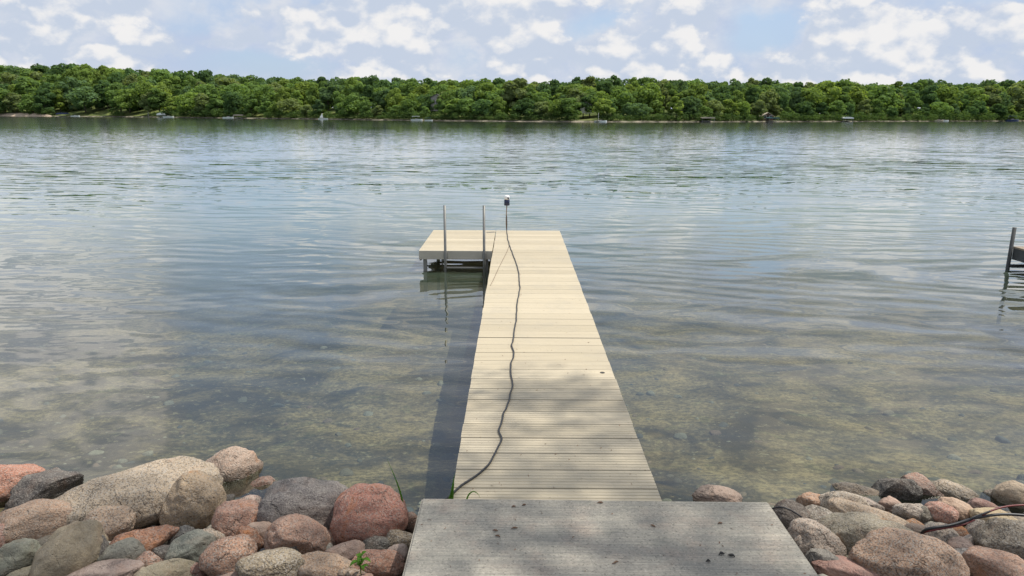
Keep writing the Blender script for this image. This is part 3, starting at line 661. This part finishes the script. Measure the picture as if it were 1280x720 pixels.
# lantern on a stake
p = at(633.5, 289.5, ZT); p.y = min(p.y, PY1-.03)
lan = empty('solar_lantern', (p.x, p.y, ZT)); tag(lan, 'small lantern with white top and navy base on a thin stake at the dock end', 'lantern')
MB().tube(catmull([(0, 0, 0), (-.012, 0, .15), (-.008, 0, .35), (.0, 0, .52)], 4), .009, 8).build('stake', plain('brown_stake', (.22, .15, .10), .6), lan)
b = MB(); b.tube([(0, 0, .50), (0, 0, .505), (0, 0, .60), (0, 0, .61)], [.045, .052, .052, .046], 20); b.build('base', M_NAVY, lan)
b = MB(); b.tube([(0, 0, .611), (0, 0, .615), (0, 0, .675), (0, 0, .69)], [.042, .050, .050, .030], 20); sh_ = b.build('lamp_shade', M_WHITE, lan)
MB().box(.012, .040, -.0545, -.047, .625, .66, .002).build('solar_cell', M_NAVY, lan)

# power cord lying on the boards
def lie(pts, z, r): return catmull([at(px, py, z)+Vector((0, 0, r)) for px, py in pts], 6)
zc_ = ZT+.003
pts = [(633.5, 289.5), (635, 300), (639, 313), (644, 326), (648, 340), (649.5, 356), (649, 366), (646, 384), (645.5, 400), (643, 413), (642, 424), (640, 434), (642, 444), (639, 457), (638, 468), (641, 482), (637, 496), (635, 508), (629, 518), (627, 530), (623.5, 540), (627, 549), (624, 558), (617, 570), (609, 582), (601, 591), (588, 601), (576, 609), (565, 619)]
c = MB(); cp = [q+Vector((.012*mnoise.noise(Vector((q.y*3.1, 0, 5)))+.008*mnoise.noise(Vector((q.y*8, 0, 2))), 0, 0)) for q in lie(pts, zc_, .0068)]; cp = [cp[0]+Vector((0, 0, .30)), cp[0]+Vector((.004, -.01, .14))]+cp
last = cp[-1]; cp += [last+Vector((-.06, -.07, -.02)), last+Vector((-.11, -.16, -.18)), last+Vector((-.12, -.25, -.3))]
c.tube(cp, .0068, 8); tag(c.build('power_cord', M_CORD), 'black power cord snaking along the whole dock from lantern to shore', 'cord')
c = MB(); c.tube(lie([(637, 306), (634, 314), (630, 322), (624, 334), (618, 347), (613, 357)], zc_, .003), .0032, 6)
tag(c.build('string', M_THIN), 'thin brown cord branching left across the dock from the black one', 'string')

# ------------------------------------------------------------------ concrete slab
ZS = .47; c00 = at(527, 622, ZS); c01 = at(960.5, 626.5, ZS); c10 = at(502, 720, ZS); c11 = at(1025.5, 720, ZS)
def ext(a, b_, y): t_ = (y-a.y)/(b_.y-a.y); return a+(b_-a)*t_
q0, q1 = ext(c00, c10, .9), ext(c01, c11, .9)
bm = bmesh.new(); top = [bm.verts.new((p_.x, p_.y, ZS)) for p_ in (q0, q1, c01, c00)]; bot = [bm.verts.new((p_.x, p_.y, ZS-.17)) for p_ in (q0, q1, c01, c00)]
bm.faces.new(top); bm.faces.new(bot[::-1])
for i in range(4): bm.faces.new((top[i], bot[i], bot[(i+1) % 4], top[(i+1) % 4]))
bmesh.ops.bevel(bm, geom=[e for e in bm.edges if all(v.co.z > ZS-.01 for v in e.verts)], offset=.012, segments=3, affect='EDGES')
bmesh.ops.recalc_face_normals(bm, faces=bm.faces)
me = bpy.data.meshes.new('concrete_slab'); bm.to_mesh(me); bm.free(); me.materials.append(M_CONC)
slab = link('concrete_slab', me); tag(slab, 'pale grey broom-finished concrete slab landing at the shore end of the dock', 'slab')
b = MB().box(-.45, 1.25, 1.1, 3.25, -.3, ZS-.171); tag(b.build('concrete_footing', M_CONC), kind='structure')

# ------------------------------------------------------------------ stones
def stone_mesh(rx, ry, rz, seed, ang, sub):
    bm = bmesh.new(); bmesh.ops.create_icosphere(bm, subdivisions=sub, radius=1.0); r = random.Random(seed)
    planes = [(Vector((r.gauss(0, 1), r.gauss(0, 1), r.gauss(0, 1))).normalized(), r.uniform(.60, .88)) for _ in range(int(6+ang*9))]
    o_ = Vector((seed*1.7, seed*.9, seed*2.3)); e = .86
    for v in bm.verts:
        p_ = v.co.copy(); p_ = Vector([math.copysign(abs(q)**e, q) for q in p_]); 
        for n_, c_ in planes:
            d = p_.dot(n_)-c_
            if d > 0: p_ -= n_*d*(.55+.4*ang)
        k = 1+.14*mnoise.noise(p_*1.1+o_)+.065*mnoise.noise(p_*2.7+o_)+(.030*mnoise.noise(p_*6+o_)+.012*mnoise.noise(p_*15+o_))*(1+ang)-.06*ang*max(0, mnoise.noise(p_*3.3-o_))
        p_ *= k
        v.co = Vector((p_.x*rx, p_.y*ry, p_.z*rz))
    me = bpy.data.meshes.new('stone'); bm.to_mesh(me); bm.free(); me.polygons.foreach_set('use_smooth', [True]*len(me.polygons)); return me
def put_stone(cx, cy, w_, h_, rot, kind, col, label, ang=.2, lift=0.0, group='rounded boulders and stones of the shore riprap'):
    # depth from the bank under the stone
    zb = .1
    for _ in range(8):
        q = at(cx, cy, zb); zb = near_z(q.x, q.y)+.42*h_/F*q.length*.9+lift
    q = at(cx, cy, zb); dist = (q-Vector((0, 0, CAMZ))).dot(ray(640, 360)); s = dist/F
    el = math.asin(-ray(cx, cy).z); rx = w_*s/2; H2 = h_*s/2
    ry = .72*(rx*H2)**.5*1.05; ry = min(ry, H2*1.25)
    rz = math.sqrt(max((H2**2-(ry*math.sin(el))**2), (H2*.55)**2))/math.cos(el)
    seed = int(cx*7+cy*13) % 9973
    me = stone_mesh(rx*1.06, ry*1.06, rz*1.06, seed, ang, 5 if w_ > 34 else 4); me.materials.append(ST[kind])
    o = link('shore_stone', me, None, None, q); az = math.atan2(q.x, q.y)
    o.rotation_euler = (0, -R(rot), -az); c_ = lin(col); gy_ = sum(c_)/3; c_ = [(v*.68+gy_*.32)*g_ for v, g_ in zip(c_, (1.60, 1.38, 1.24))]; q_ = min(1, .68/max(c_)); o.color = (*[v*q_ for v in c_], 1)
    tag(o, label, 'stone', group); return o
PINK, SAL, TANC, CREAM, GREY, DGREY, OLV, GREENS_, MAUVE, CHAR = (196, 140, 116), (206, 132, 100), (186, 160, 128), (205, 192, 160), (150, 148, 142), (98, 100, 104), (152, 145, 116), (120, 132, 122), (160, 134, 126), (66, 68, 74)
LEFT = [
 # far ones first
 (165, 596, 26, 12, 0, 's', GREY, 'tiny grey stone peeping over the huge speckled boulder'),
 (10, 606, 80, 54, -12, 'r', SAL, 'orange-pink boulder cut by the left picture edge at the waterline', .2),
 (53, 613, 86, 52, 8, 'd', CHAR, 'charcoal angular rock between the orange-pink boulder and huge speckled boulder', .7),
 (284, 598, 84, 60, 32, 'r', (178, 158, 140), 'tilted grey and rust boulder standing highest at the water', .1),
 (326, 616, 40, 32, 25, 'g', PINK, 'small pink speckled stone right of the tilted rusty boulder', .3),
 (163, 627, 204, 80, 4, 'g', (214, 202, 172), 'huge cream speckled elongated boulder, biggest on the left bank', .1),
 (376, 640, 120, 78, 0, 'd', (108, 111, 118), 'big dark grey domed boulder left of the red-pink boulder', .15),
 (462, 650, 92, 82, -8, 'r', (190, 122, 100), 'big round red-pink boulder nearest the left of the slab', .1),
 (512, 645, 24, 12, 0, 's', (118, 128, 134), 'small blue-grey stone tucked against the slab corner'),
 (511, 656, 26, 28, 0, 'r', (146, 112, 92), 'small reddish brown stone between red-pink boulder and slab', .4),
 (312, 633, 38, 26, 20, 'g', MAUVE, 'small pinkish tan stone under the tilted rusty boulder', .2),
 (282, 629, 26, 22, -20, 'd', DGREY, 'small dark slate stone below the tilted rusty boulder', .5),
 (55, 655, 134, 64, -8, 'r', (172, 146, 120), 'long brown-pink boulder lying before the charcoal rock', .15),
 (241, 633, 72, 80, 28, 'r', (236, 212, 164), 'cream boulder with rusty gold patches leaning on the huge speckled one', .15),
 (137, 661, 60, 50, 0, 'g', (200, 176, 146), 'pink-cream stone with dark patches under the huge speckled boulder', .3),
 (262, 676, 38, 28, 0, 'g', (190, 180, 160), 'small pale speckled stone right of the teal stone', .4),
 (348, 650, 28, 18, 0, 's', GREENS_, 'small smooth grey-green stone before the dark grey domed boulder'),
 (299, 656, 64, 58, -22, 'r', (206, 154, 128), 'rounded pink stone right of the upright cream boulder', .2),
 (338, 668, 56, 42, -8, 's', (164, 142, 128), 'flat pinkish grey stone under the dark grey domed boulder', .3),
 (228, 676, 36, 32, 20, 'd', (90, 98, 102), 'dark blue-grey stone at the foot of the upright cream boulder', .5),
 (170, 682, 94, 44, 3, 'r', (190, 128, 84), 'rust-orange block with grey band below the huge speckled boulder', .5),
 (5, 678, 32, 46, 0, 'r', (166, 116, 100), 'reddish stone at the left edge under the long brown-pink boulder', .2),
 (376, 676, 88, 54, -14, 'r', (196, 152, 126), 'large pink stone before the dark grey domed boulder', .2),
 (310, 676, 42, 42, -30, 'r', (162, 104, 60), 'rust-brown wedge stone in front of the rounded pink stone', .6),
 (52, 685, 40, 28, 8, 's', (112, 114, 100), 'small dark grey-green stone under the long brown-pink boulder', .2),
 (500, 679, 40, 32, 5, 'g', (146, 138, 112), 'olive speckled stone touching the slab below the reddish brown one', .3),
 (118, 697, 36, 50, -15, 'd', (98, 102, 100), 'dark slate stone behind the olive-tan oval', .2),
 (468, 686, 42, 26, 8, 'd', (76, 84, 84), 'smooth blackish oval stone at the foot of the red-pink boulder', .05),
 (432, 694, 48, 34, 6, 's', (146, 124, 112), 'mauve-brown stone left of the smooth blackish oval', .3),
 (240, 690, 60, 46, 25, 's', (108, 126, 118), 'teal-green sloping stone in the middle of the left bank', .5),
 (353, 689, 46, 34, 8, 'd', (86, 96, 98), 'sharp dark slate stone before the large pink stone', .7),
 (24, 701, 56, 48, 0, 's', (118, 134, 118), 'grey-green faceted stone in the lower left corner', .5),
 (151, 699, 56, 40, 4, 's', (104, 116, 108), 'green-grey speckled oval before the rust-orange block', .1),
 (185, 703, 30, 28, 0, 'g', (190, 150, 128), 'little pink stone right of the green-grey oval', .3),
 (207, 695, 30, 28, 10, 'd', (84, 86, 86), 'little dark stone left of the teal-green stone', .1),
 (499, 697, 30, 30, 0, 's', (205, 186, 172), 'whitish pink stone beside the slab edge', .3),
 (84, 697, 96, 70, 27, 's', (150, 142, 108), 'large olive-tan oval tilted up to the right in the lower left', .05),
 (288, 701, 68, 56, 5, 'g', (190, 144, 112), 'tan-orange rounded stone below the rust-brown wedge', .05),
 (473, 707, 64, 34, -6, 'r', (196, 140, 110), 'orange-pink flat stone with green sprouts beside it', .2),
 (405, 711, 72, 38, -10, 'b', (178, 150, 118), 'tan banded stone at the bottom below the large pink stone', .2),
 (338, 713, 84, 48, 0, 'g', (148, 140, 112), 'olive-grey coarse stone at the bottom left of the tan banded one', .3),
 (247, 714, 30, 24, 0, 'r', (150, 100, 84), 'small dark red stone under the teal-green stone', .3),
 (130, 718, 80, 32, -3, 's', (154, 138, 132), 'mauve-grey stone cut by the bottom edge under the green-grey oval', .2),
 (208, 718, 76, 32, 0, 's', (142, 140, 110), 'olive smooth stone cut by the bottom edge below the teal one', .1),
 (36, 721, 50, 24, 0, 's', (134, 136, 108), 'olive stone cut by the bottom edge below the large tilted oval', .1),
 (290, 722, 44, 20, 0, 's', (150, 128, 120), 'small mauve stone at the bottom edge under the tan-orange one', .1),
 (440, 720, 40, 22, 0, 'g', (160, 138, 112), 'small tan stone at the bottom edge under the mauve-brown one', .2),
]
RIGHT = [
 (895, 622, 60, 26, 0, 's', (160, 142, 128), 'low grey-pink stone showing just beyond the slab edge', .2, .16),
 (1279, 601, 14, 16, 0, 'd', CHAR, 'tiny dark stone at the right edge by the water', .2),
 (1276, 609, 28, 20, 0, 'g', (200, 176, 156), 'small pinkish cream stone at the right edge', .2),
 (1076, 622, 62, 34, -10, 'b', (206, 186, 152), 'pale cream stone at the waterline left of the black angular rock', .2),
 (1152, 616, 54, 42, -25, 'r', (168, 134, 118), 'reddish brown rock behind the black angular rock', .5),
 (1124, 619, 60, 46, 22, 'd', (40, 41, 46), 'black angular rock at the water on the right bank', 1.0),
 (1186, 620, 62, 36, -3, 'g', (198, 186, 156), 'cream speckled oblong boulder right of the black angular rock', .1),
 (1246, 626, 36, 24, 0, 'g', (204, 186, 158), 'pale stone behind the dark reddish oval', .2),
 (1270, 623, 44, 42, 15, 's', (212, 196, 160), 'cream-yellow rounded boulder at the right edge', .2),
 (1228, 637, 42, 24, -4, 's', (130, 88, 80), 'dark reddish oval stone under the pale stone', .1),
 (996, 633, 22, 20, 0, 'g', (206, 166, 144), 'little pink stone left of the pink-orange one', .2),
 (1056, 638, 62, 42, -12, 'g', (190, 184, 164), 'white-grey speckled boulder below the pale cream stone', .2),
 (1021, 637, 48, 32, -15, 'r', (210, 162, 118), 'pink-orange rough stone near the slab corner', .3),
 (970, 640, 30, 14, 0, 's', (196, 180, 166), 'small pale stone just beside the slab corner', .2),
 (1085, 636, 40, 26, -5, 'g', (200, 186, 176), 'pale grey-pink stone below the white-grey boulder', .2),
 (1115, 636, 36, 26, -15, 's', (206, 170, 148), 'small smooth pink stone below the black angular rock', .05),
 (1139, 643, 38, 30, 0, 'g', (176, 172, 160), 'grey-white stone right of the small smooth pink one', .2),
 (1194, 641, 42, 30, -15, 's', (214, 182, 148), 'tan cream stone behind the pinkish speckled one', .1),
 (1155, 647, 26, 26, 0, 'd', (92, 94, 82), 'small dark olive stone left of the pinkish speckled one', .1),
 (1176, 646, 38, 32, -8, 'r', (196, 142, 122), 'pinkish speckled stone just above the cables', .2),
 (1214, 648, 28, 20, 0, 's', (142, 144, 150), 'small blue-grey stone just above the cables', .2),
 (1022, 652, 56, 32, -10, 'g', (142, 142, 132), 'mid grey stone below the pink-orange rough one', .2),
 (989, 650, 50, 40, -20, 'd', (104, 98, 92), 'dark grey-brown stone against the slab edge', .3),
 (1252, 654, 64, 28, -6, 's', (196, 182, 130), 'flat yellowish stone under the black cable', .2),
 (1091, 653, 100, 36, -8, 'r', (176, 160, 132), 'long tan-grey stone behind the big greenish boulder', .2),
 (1146, 661, 36, 20, -10, 'r', (214, 158, 96), 'small golden orange stone at the end of the cables', .2),
 (1196, 668, 30, 26, 0, 'r', (150, 108, 72), 'small rust-brown stone below the red cable', .4),
 (1223, 668, 38, 34, 5, 'g', (156, 152, 142), 'grey granite block left of the dark speckled boulder', .5),
 (1180, 679, 52, 40, -20, 'g', (186, 178, 162), 'grey-white rounded stone below the cables', .15),
 (1160, 677, 66, 34, -14, 's', (152, 136, 118), 'brown flat stone tucked behind the great pink-tan boulder', .3),
 (1019, 680, 66, 56, -15, 'g', (176, 166, 152), 'large grey-pink speckled stone beside the slab', .2),
 (1206, 682, 22, 28, -30, 's', (208, 204, 196), 'little white sliver of stone in the right-hand pile', .3),
 (1205, 692, 42, 34, -10, 's', (150, 130, 122), 'mauve wedge stone right of the great pink-tan boulder', .4),
 (1264, 682, 82, 58, 4, 'g', (142, 138, 120), 'big dark speckled round boulder at the right edge', .1),
 (1088, 678, 116, 62, 2, 'r', (146, 146, 124), 'big greenish grey boulder with rust patches in the right-hand pile', .1),
 (1211, 703, 40, 30, 12, 'g', (140, 146, 152), 'blue-grey stone under the mauve wedge', .4),
 (1028, 704, 42, 38, -35, 'd', (116, 122, 120), 'slate stone wedged between slab and big greenish boulder', .6),
 (1138, 706, 134, 70, -4, 'g', (198, 162, 128), 'great pink-tan boulder cut by the bottom edge on the right', .1),
 (1250, 713, 84, 44, -6, 'r', (206, 160, 130), 'orange-pink boulder in the lower right corner', .2),
 (1062, 715, 78, 34, 0, 's', (164, 116, 104), 'reddish smooth stone at the bottom beside the slab', .05),
]
for s_ in LEFT+RIGHT: put_stone(*s_)
# more riprap running on beyond both picture edges
extra = 0
for i in range(60):
    sd = -1 if i % 2 else 1; x = sd*random.uniform(3.2, 7.0) if sd > 0 else -random.uniform(3.1, 7.0); y = random.uniform(2.2, 4.4)
    w2 = random.uniform(.12, .32); me = stone_mesh(w2, w2*.75, w2*.62, i+50, random.uniform(.05, .5), 4); me.materials.append(ST[random.choice('grbsd')])
    o = link('bank_stone', me, None, None, (x, y, near_z(x, y)+w2*.25)); o.rotation_euler = (0, 0, random.uniform(0, 6)); o.color = (*lin(random.choice([PINK, SAL, TANC, CREAM, GREY, DGREY, OLV, MAUVE])), 1)
    tag(o, f"rounded stone of the riprap bank running on beyond the {'left' if x < 0 else 'right'} picture edge", 'stone', 'bank stones beyond the %s picture edge' % ('left' if x < 0 else 'right'))
# pebbles filling the gaps
def merged_stones(name, spots, label, dim=1.0):
    V_, Fc = [], []; tmpl = []
    for k in range(6):
        me = stone_mesh(1, .8, .65, 900+k, .3, 3); tmpl.append(([v.co.copy() for v in me.vertices], [tuple(p_.vertices) for p_ in me.polygons])); bpy.data.meshes.remove(me)
    b = MB()
    for (x, y, z, s) in spots:
        vs, fs = random.choice(tmpl); M_ = Matrix.Rotation(random.uniform(0, 6.28), 3, 'Z') @ Matrix.Rotation(random.uniform(-.4, .4), 3, 'X')
        b.add([M_ @ v*s+Vector((x, y, z)) for v in vs], fs, True)
    m_, t = mat(name+'_mix'); geo = t.node('ShaderNodeNewGeometry'); ri = geo.outputs['Random Per Island']
    cr = t.node('ShaderNodeValToRGB', {0: ri}); e = cr.color_ramp; e.interpolation = 'CONSTANT'
    cs = [(.34, .28, .21), (.15, .155, .16), (.42, .29, .21), (.40, .37, .31), (.22, .20, .15), (.34, .21, .16), (.50, .46, .38)]
    while len(e.elements) < len(cs): e.elements.new(.5)
    for i_, c_ in enumerate(cs): e.elements[i_].position = i_/len(cs); e.elements[i_].color = (*[q*dim for q in c_], 1)
    pos = geo.outputs['Position']; n_ = t.noise(pos, 60, 5, .7); col = t.mix(t.smooth(n_, .3, .7, 0, .6), cr.outputs[0], (.06, .055, .05))
    principled(t, col, .8, .3, normal=bump(t, n_, .006))
    return tag(b.build(name, m_), label, 'pebbles', kind='stuff')
spots = []
for i in range(950):
    x = random.uniform(-4.2, 4.4); y = random.uniform(2.5, 4.7)
    if -.75 < x < 1.6 and y < 3.75: continue
    spots.append((x, y, near_z(x, y)+.02, random.uniform(.025, .085)))
merged_stones('pebbles', spots, 'mixed small pebbles packed between the larger shore stones')
spots = []
for i in range(1500):
    x = random.uniform(-9, 11); y = 4.3+random.random()**1.8*7
    spots.append((x, y, bedz(x, y)-.01, random.uniform(.014, .085)*random.random()**1.1+.006))
merged_stones('sunken_stones', spots, 'scattered silty stones lying on the lake bed', .5)

# ------------------------------------------------------------------ cables on the right bank
def cable(pix, r, m_, name, label, dz=None):
    P_ = [at(px, py, z) for px, py, z in pix]; b = MB(); b.tube(catmull(P_, 8), r, 8); return tag(b.build(name, m_), label, 'cable')
cable([(1150, 668, .18), (1160, 661, .27), (1190, 656, .29), (1215, 648.5, .30), (1240, 644, .30), (1262, 643, .30), (1290, 645, .30), (1330, 648, .30)], .0080, M_CORD, 'black_cable', 'thick black cable lying over stones at the right edge')
cable([(1150, 668, .16), (1160, 664, .255), (1185, 659.5, .27), (1203, 656, .28), (1218, 650, .30)], .0055, M_RED, 'red_cable', 'red cable running just under the thick black one')
cable([(1228, 644, .31), (1240, 638, .33), (1256, 633.5, .34), (1275, 631.5, .34), (1310, 631, .34)], .0055, M_RED, 'red_cable', 'red cable rising above the black one to the right edge')
cable([(1205, 655, .28), (1216, 647, .315), (1232, 641, .325), (1246, 636, .33)], .0048, M_CORD, 'thin_cable', 'thin black cable crossing over the thick one at the right')
cable([(962, 636.5, .28), (974, 634, .31), (986, 636.5, .31), (1000, 645, .27), (1012, 654, .23), (1018, 661, .15)], .0048, M_CORD, 'thin_cable', 'thin dark cable looping out from under the slab corner')

# ------------------------------------------------------------------ neighbour's old pier at the right edge
nb_ = at(1258.5, 336, 0); r_ = empty('old_pier', nb_); tag(r_, 'dark weathered pier end with tall post cut by the right picture edge', 'pier')
MB().tube([(0, 0, -1.2), (.02, 0, .71)], .032, 10).build('post', M_RUSTPOST, r_)
MB().box(.04, .085, -7.5, -.02, .17, .36, .004).build('side_beam', M_RUSTPOST, r_)
MB().box(1.20, 1.245, -7.5, -.02, .17, .36, .004).build('side_beam', M_RUSTPOST, r_)
MB().box(.087, 1.198, -.07, -.02, .17, .358, .004).build('end_beam', M_RUSTPOST, r_)
MB().box(.035, 1.25, -.06, -.02, .03, .085, .004).build('cross_rail', M_RUSTPOST, r_)
pk = MB().box(.03, 1.26, 0, .138, .362, .392, .003).mesh('deck_plank', M_TRUNKWOOD)
for i in range(52): link('deck_plank', pk, r_, None, (random.uniform(-.004, .004), -.16-i*.145, 0))
for yy in (-3.6, -7.2):
    for xx in (0.0, 1.285): MB().tube([(xx, yy, -1.2), (xx, yy, .6)], .032, 10).build('post', M_RUSTPOST, r_)
MB().tube([(1.285, 0, -1.2), (1.285, 0, .66)], .032, 10).build('post', M_RUSTPOST, r_)

# ------------------------------------------------------------------ plants and litter
def blade(mb, pts, w_):
    P_ = catmull(pts, 5); vs = []; n = len(P_)
    for i, p_ in enumerate(P_):
        t_ = (P_[min(i+1, n-1)]-P_[max(i-1, 0)]).normalized(); s = t_.cross(Vector((0, -1, .3))).normalized()*w_*(1-(i/(n-1))**1.6)*.5
        f_ = Vector((0, -.25, 0))*w_; vs += [p_-s, p_+f_, p_+s]
    fs = []
    for i in range(n-1):
        for k in range(2): fs.append((3*i+k, 3*i+k+1, 3*i+k+4, 3*i+k+3))
    mb.add(vs, fs)
def V3(p_, dz=0): return Vector((p_.x, p_.y, p_.z+dz))
g = MB(); a = at(502, 640, .0)
def on(px, py, y): d = ray(px, py); t_ = y/d.y; return Vector((0, 0, CAMZ))+d*t_
Yg = 4.02
blade(g, [on(506, 650, Yg), on(502, 622, Yg), on(495, 600, Yg), on(484, 574, Yg)], .014)
blade(g, [on(505, 650, Yg), on(502, 634, Yg), on(499, 625, Yg), on(496, 621, Yg+.02)], .012)
o = g.build('reed_blades', M_BLADE); o.color = (.06, .15, .03, 1); tag(o, 'tall thin green grass blade rising beside the red-pink boulder', 'grass blade')
g = MB(); Yg = 3.78
for (a_, b_, c_) in (((563, 632), (565, 612), (569, 590)), ((565, 632), (566, 614), (568, 602)), ((560, 632), (562, 622), (565, 612))):
    blade(g, [on(*a_, Yg), on(*b_, Yg), on(*c_, Yg)], .016)
blade(g, [on(582, 632, Yg), on(585, 620, Yg), on(591, 614.5, Yg), on(597, 617, Yg), on(600, 622, Yg)], .010)
o = g.build('grass_tuft', M_BLADE); o.color = (.075, .17, .03, 1); tag(o, 'green grass tuft poking up between slab and dock', 'grass tuft')
r_ = empty('leafy_sprout', at(452, 716, .22)); tag(r_, 'bright green broad-leaved sprout at the bottom among the left stones', 'plant')
b0 = r_.location
MB().tube([(0, 0, -.1), (-.005, 0, .05), (-.01, 0, .10)], .003, 6).build('stem', M_BLADE, r_).color = (.08, .16, .03, 1)
for i in range(9):
    a = i*2.4+.4; L_ = random.uniform(.04, .065); h = .02+.009*i; dx_, dy_ = math.cos(a), math.sin(a); m_ = MB(); vs = []
    for k in range(6):
        t_ = k/5; wv_ = math.sin(math.pi*min(1, t_*.93+.07))**.8*L_*.24; c = Vector((dx_*L_*t_, dy_*L_*t_, h+.03*math.sin(t_*2.4)-.02*t_)); s = Vector((-dy_, dx_, 0))*wv_
        vs += [c-s+Vector((0, 0, wv_*.3)), c, c+s+Vector((0, 0, wv_*.3))]
    m_.add(vs, [(3*k+q, 3*k+q+1, 3*k+q+4, 3*k+q+3) for k in range(5) for q in range(2)]); o = m_.build('leaf', M_BLADE, r_); o.color = (.07, .16, .03, 1)

def scrap(p_, L_, rz, seed):
    r = random.Random(seed); b = MB(); P_ = [Vector((-L_/2, 0, .003)), Vector((-L_*.15, L_*.08*r.uniform(-1, 1), .007)), Vector((L_*.2, L_*.1*r.uniform(-1, 1), .006)), Vector((L_/2, 0, .003))]
    b.tube(catmull(P_, 3), [.0016, .002, .003, .004, .0045, .0045, .004, .003, .0025, .002][:len(catmull(P_, 3))], 6)
    b.add([(0, 0, .004), (L_*.25, L_*.13, .009), (L_*.4, L_*.02, .005), (L_*.2, -L_*.08, .004)], [(0, 1, 2, 3)]); return b
for (px, py, L_, lab) in ((642, 634, .035, 'brown seed husk near the far edge of the slab, left pair left one'), (655, 632, .035, 'dark seed husk near the far edge of the slab, left pair right one'), (750, 629, .05, 'dark twig bit at the far slab edge behind the dock centre'),
                          (619, 664, .04, 'dark seed on the slab left half, upper of two'), (622, 671, .04, 'dark seed on the slab left half, lower of two'), (643, 661, .05, 'forked brown husk on the slab left half'), (769, 704, .055, 'brown twig at the bottom middle of the slab'),
                          (902, 694, .05, 'left dark dropping on the right part of the slab'), (914, 696, .055, 'right dark dropping on the right part of the slab'), (816, 658, .04, 'thin brown husk on the slab below dock right edge'), (900, 655, .04, 'reddish husk on the right part of slab'), (885, 703, .035, 'small dark husk left below the two droppings')):
    o = scrap(None, L_*.68, 0, px).build('fallen_husk', M_STUB if 'dropping' not in lab else M_DARK, None, at(px, py, ZS)+Vector((0, 0, .0005))); o.rotation_euler = (0, 0, random.uniform(-.7, .7)); 
    if 'dropping' in lab: o.scale = (.9, 1.5, 1.5)
    tag(o, lab, 'husk', 'seed husks and twigs on the slab')
b = MB()
for i in range(170):
    if i < 110: x = DCX+random.uniform(-.58, .58); y = Y0+random.random()**1.7*8; z = ZT+.0015
    else: x = random.uniform(-.6, 1.4); y = random.uniform(2.5, 3.6); z = ZS+.001
    L_ = random.uniform(.008, .026); a = random.uniform(0, 3.14); c, s = math.cos(a), math.sin(a); w2 = L_*.14
    b.add([(x-c*L_/2, y-s*L_/2, z), (x-s*w2, y+c*w2, z+.003), (x+c*L_/2, y+s*L_/2, z+.002), (x+s*w2, y-c*w2, z)], [(0, 3, 2, 1)])
tag(b.build('leaf_litter', M_STUB), 'fine brown seed litter sprinkled over dock boards and slab', 'litter', kind='stuff')

# ------------------------------------------------------------------ shore tree overhead, out of the picture, whose crown shades the landing
def shade_tree():
    r = np.random.default_rng(11); cl = []
    def dens_(x, y):
        d = 0.0
        if x < -.55: d = .20 if y < 4.4 else 0
        elif x < 1.6: d = .50 if y < 3.9 else .40 if y < 4.5 else .22 if y < 5.2 else .45 if y < 5.75 else max(0, .3-(y-5.75)*1.4)
        else: d = .40 if y < 3.7 else .15 if y < 4.4 else 0
        return d
    tries = 0
    while len(cl) < 215 and tries < 2600:
        tries += 1
        x, y = r.uniform(-4.6, 4.6), r.uniform(1.0, 6.4)
        if r.random() > dens_(x, y): continue
        zz = r.uniform(14.0, 21.0); t_ = (zz-.4)/SUN.z; cl.append(Vector((x, y, .4))+SUN*t_)
    root = empty('shade_tree', (11.5, 1.0, .4)); tag(root, 'leafy tree leaning over the landing from the right bank, beyond the picture', 'tree')
    arr = []
    for c in cl:
        m = int(r.uniform(26, 46)); P_ = np.array(c)+r.normal(size=(m, 3))*np.array((.24, .24, .20)); n = r.normal(size=(m, 3))+np.array((0, 0, 1.2)); n /= np.linalg.norm(n, axis=1)[:, None]
        a = np.cross(n, r.normal(size=(m, 3))); a /= np.linalg.norm(a, axis=1)[:, None]; bb = np.cross(n, a); s = r.uniform(.045, .085, (m, 1))
        arr.append(np.stack([P_-a*s, P_-bb*s*.6, P_+a*s, P_+bb*s*.6], 1).reshape(-1, 3))
    A = [q-np.array(root.location) for q in arr]; o = link('crown', quads_mesh('crown', A, M_LEAF), root); o.color = (.055, .12, .028, 1)
    b = MB(); T = [Vector((0, 0, -.3)), Vector((-.2, .1, 2)), Vector((-.9, .6, 4.4)), Vector((-1.6, 1.2, 6.5))]; b.tube(catmull(T, 6), [.30-.009*i for i in range(len(catmull(T, 6)))], 12)
    b.build('trunk', M_BARK, root)
    rl = root.location
    for i in range(16):
        c = cl[(i*len(cl))//16]-rl; s0 = T[2+(i % 2)] if i % 3 else T[3]; mid = (s0+c)/2+Vector((0, 0, .6))
        MB().tube(catmull([s0, mid, c], 5), [.10-.0085*q for q in range(11)], 7).build('limb', M_BARK, root)
shade_tree()
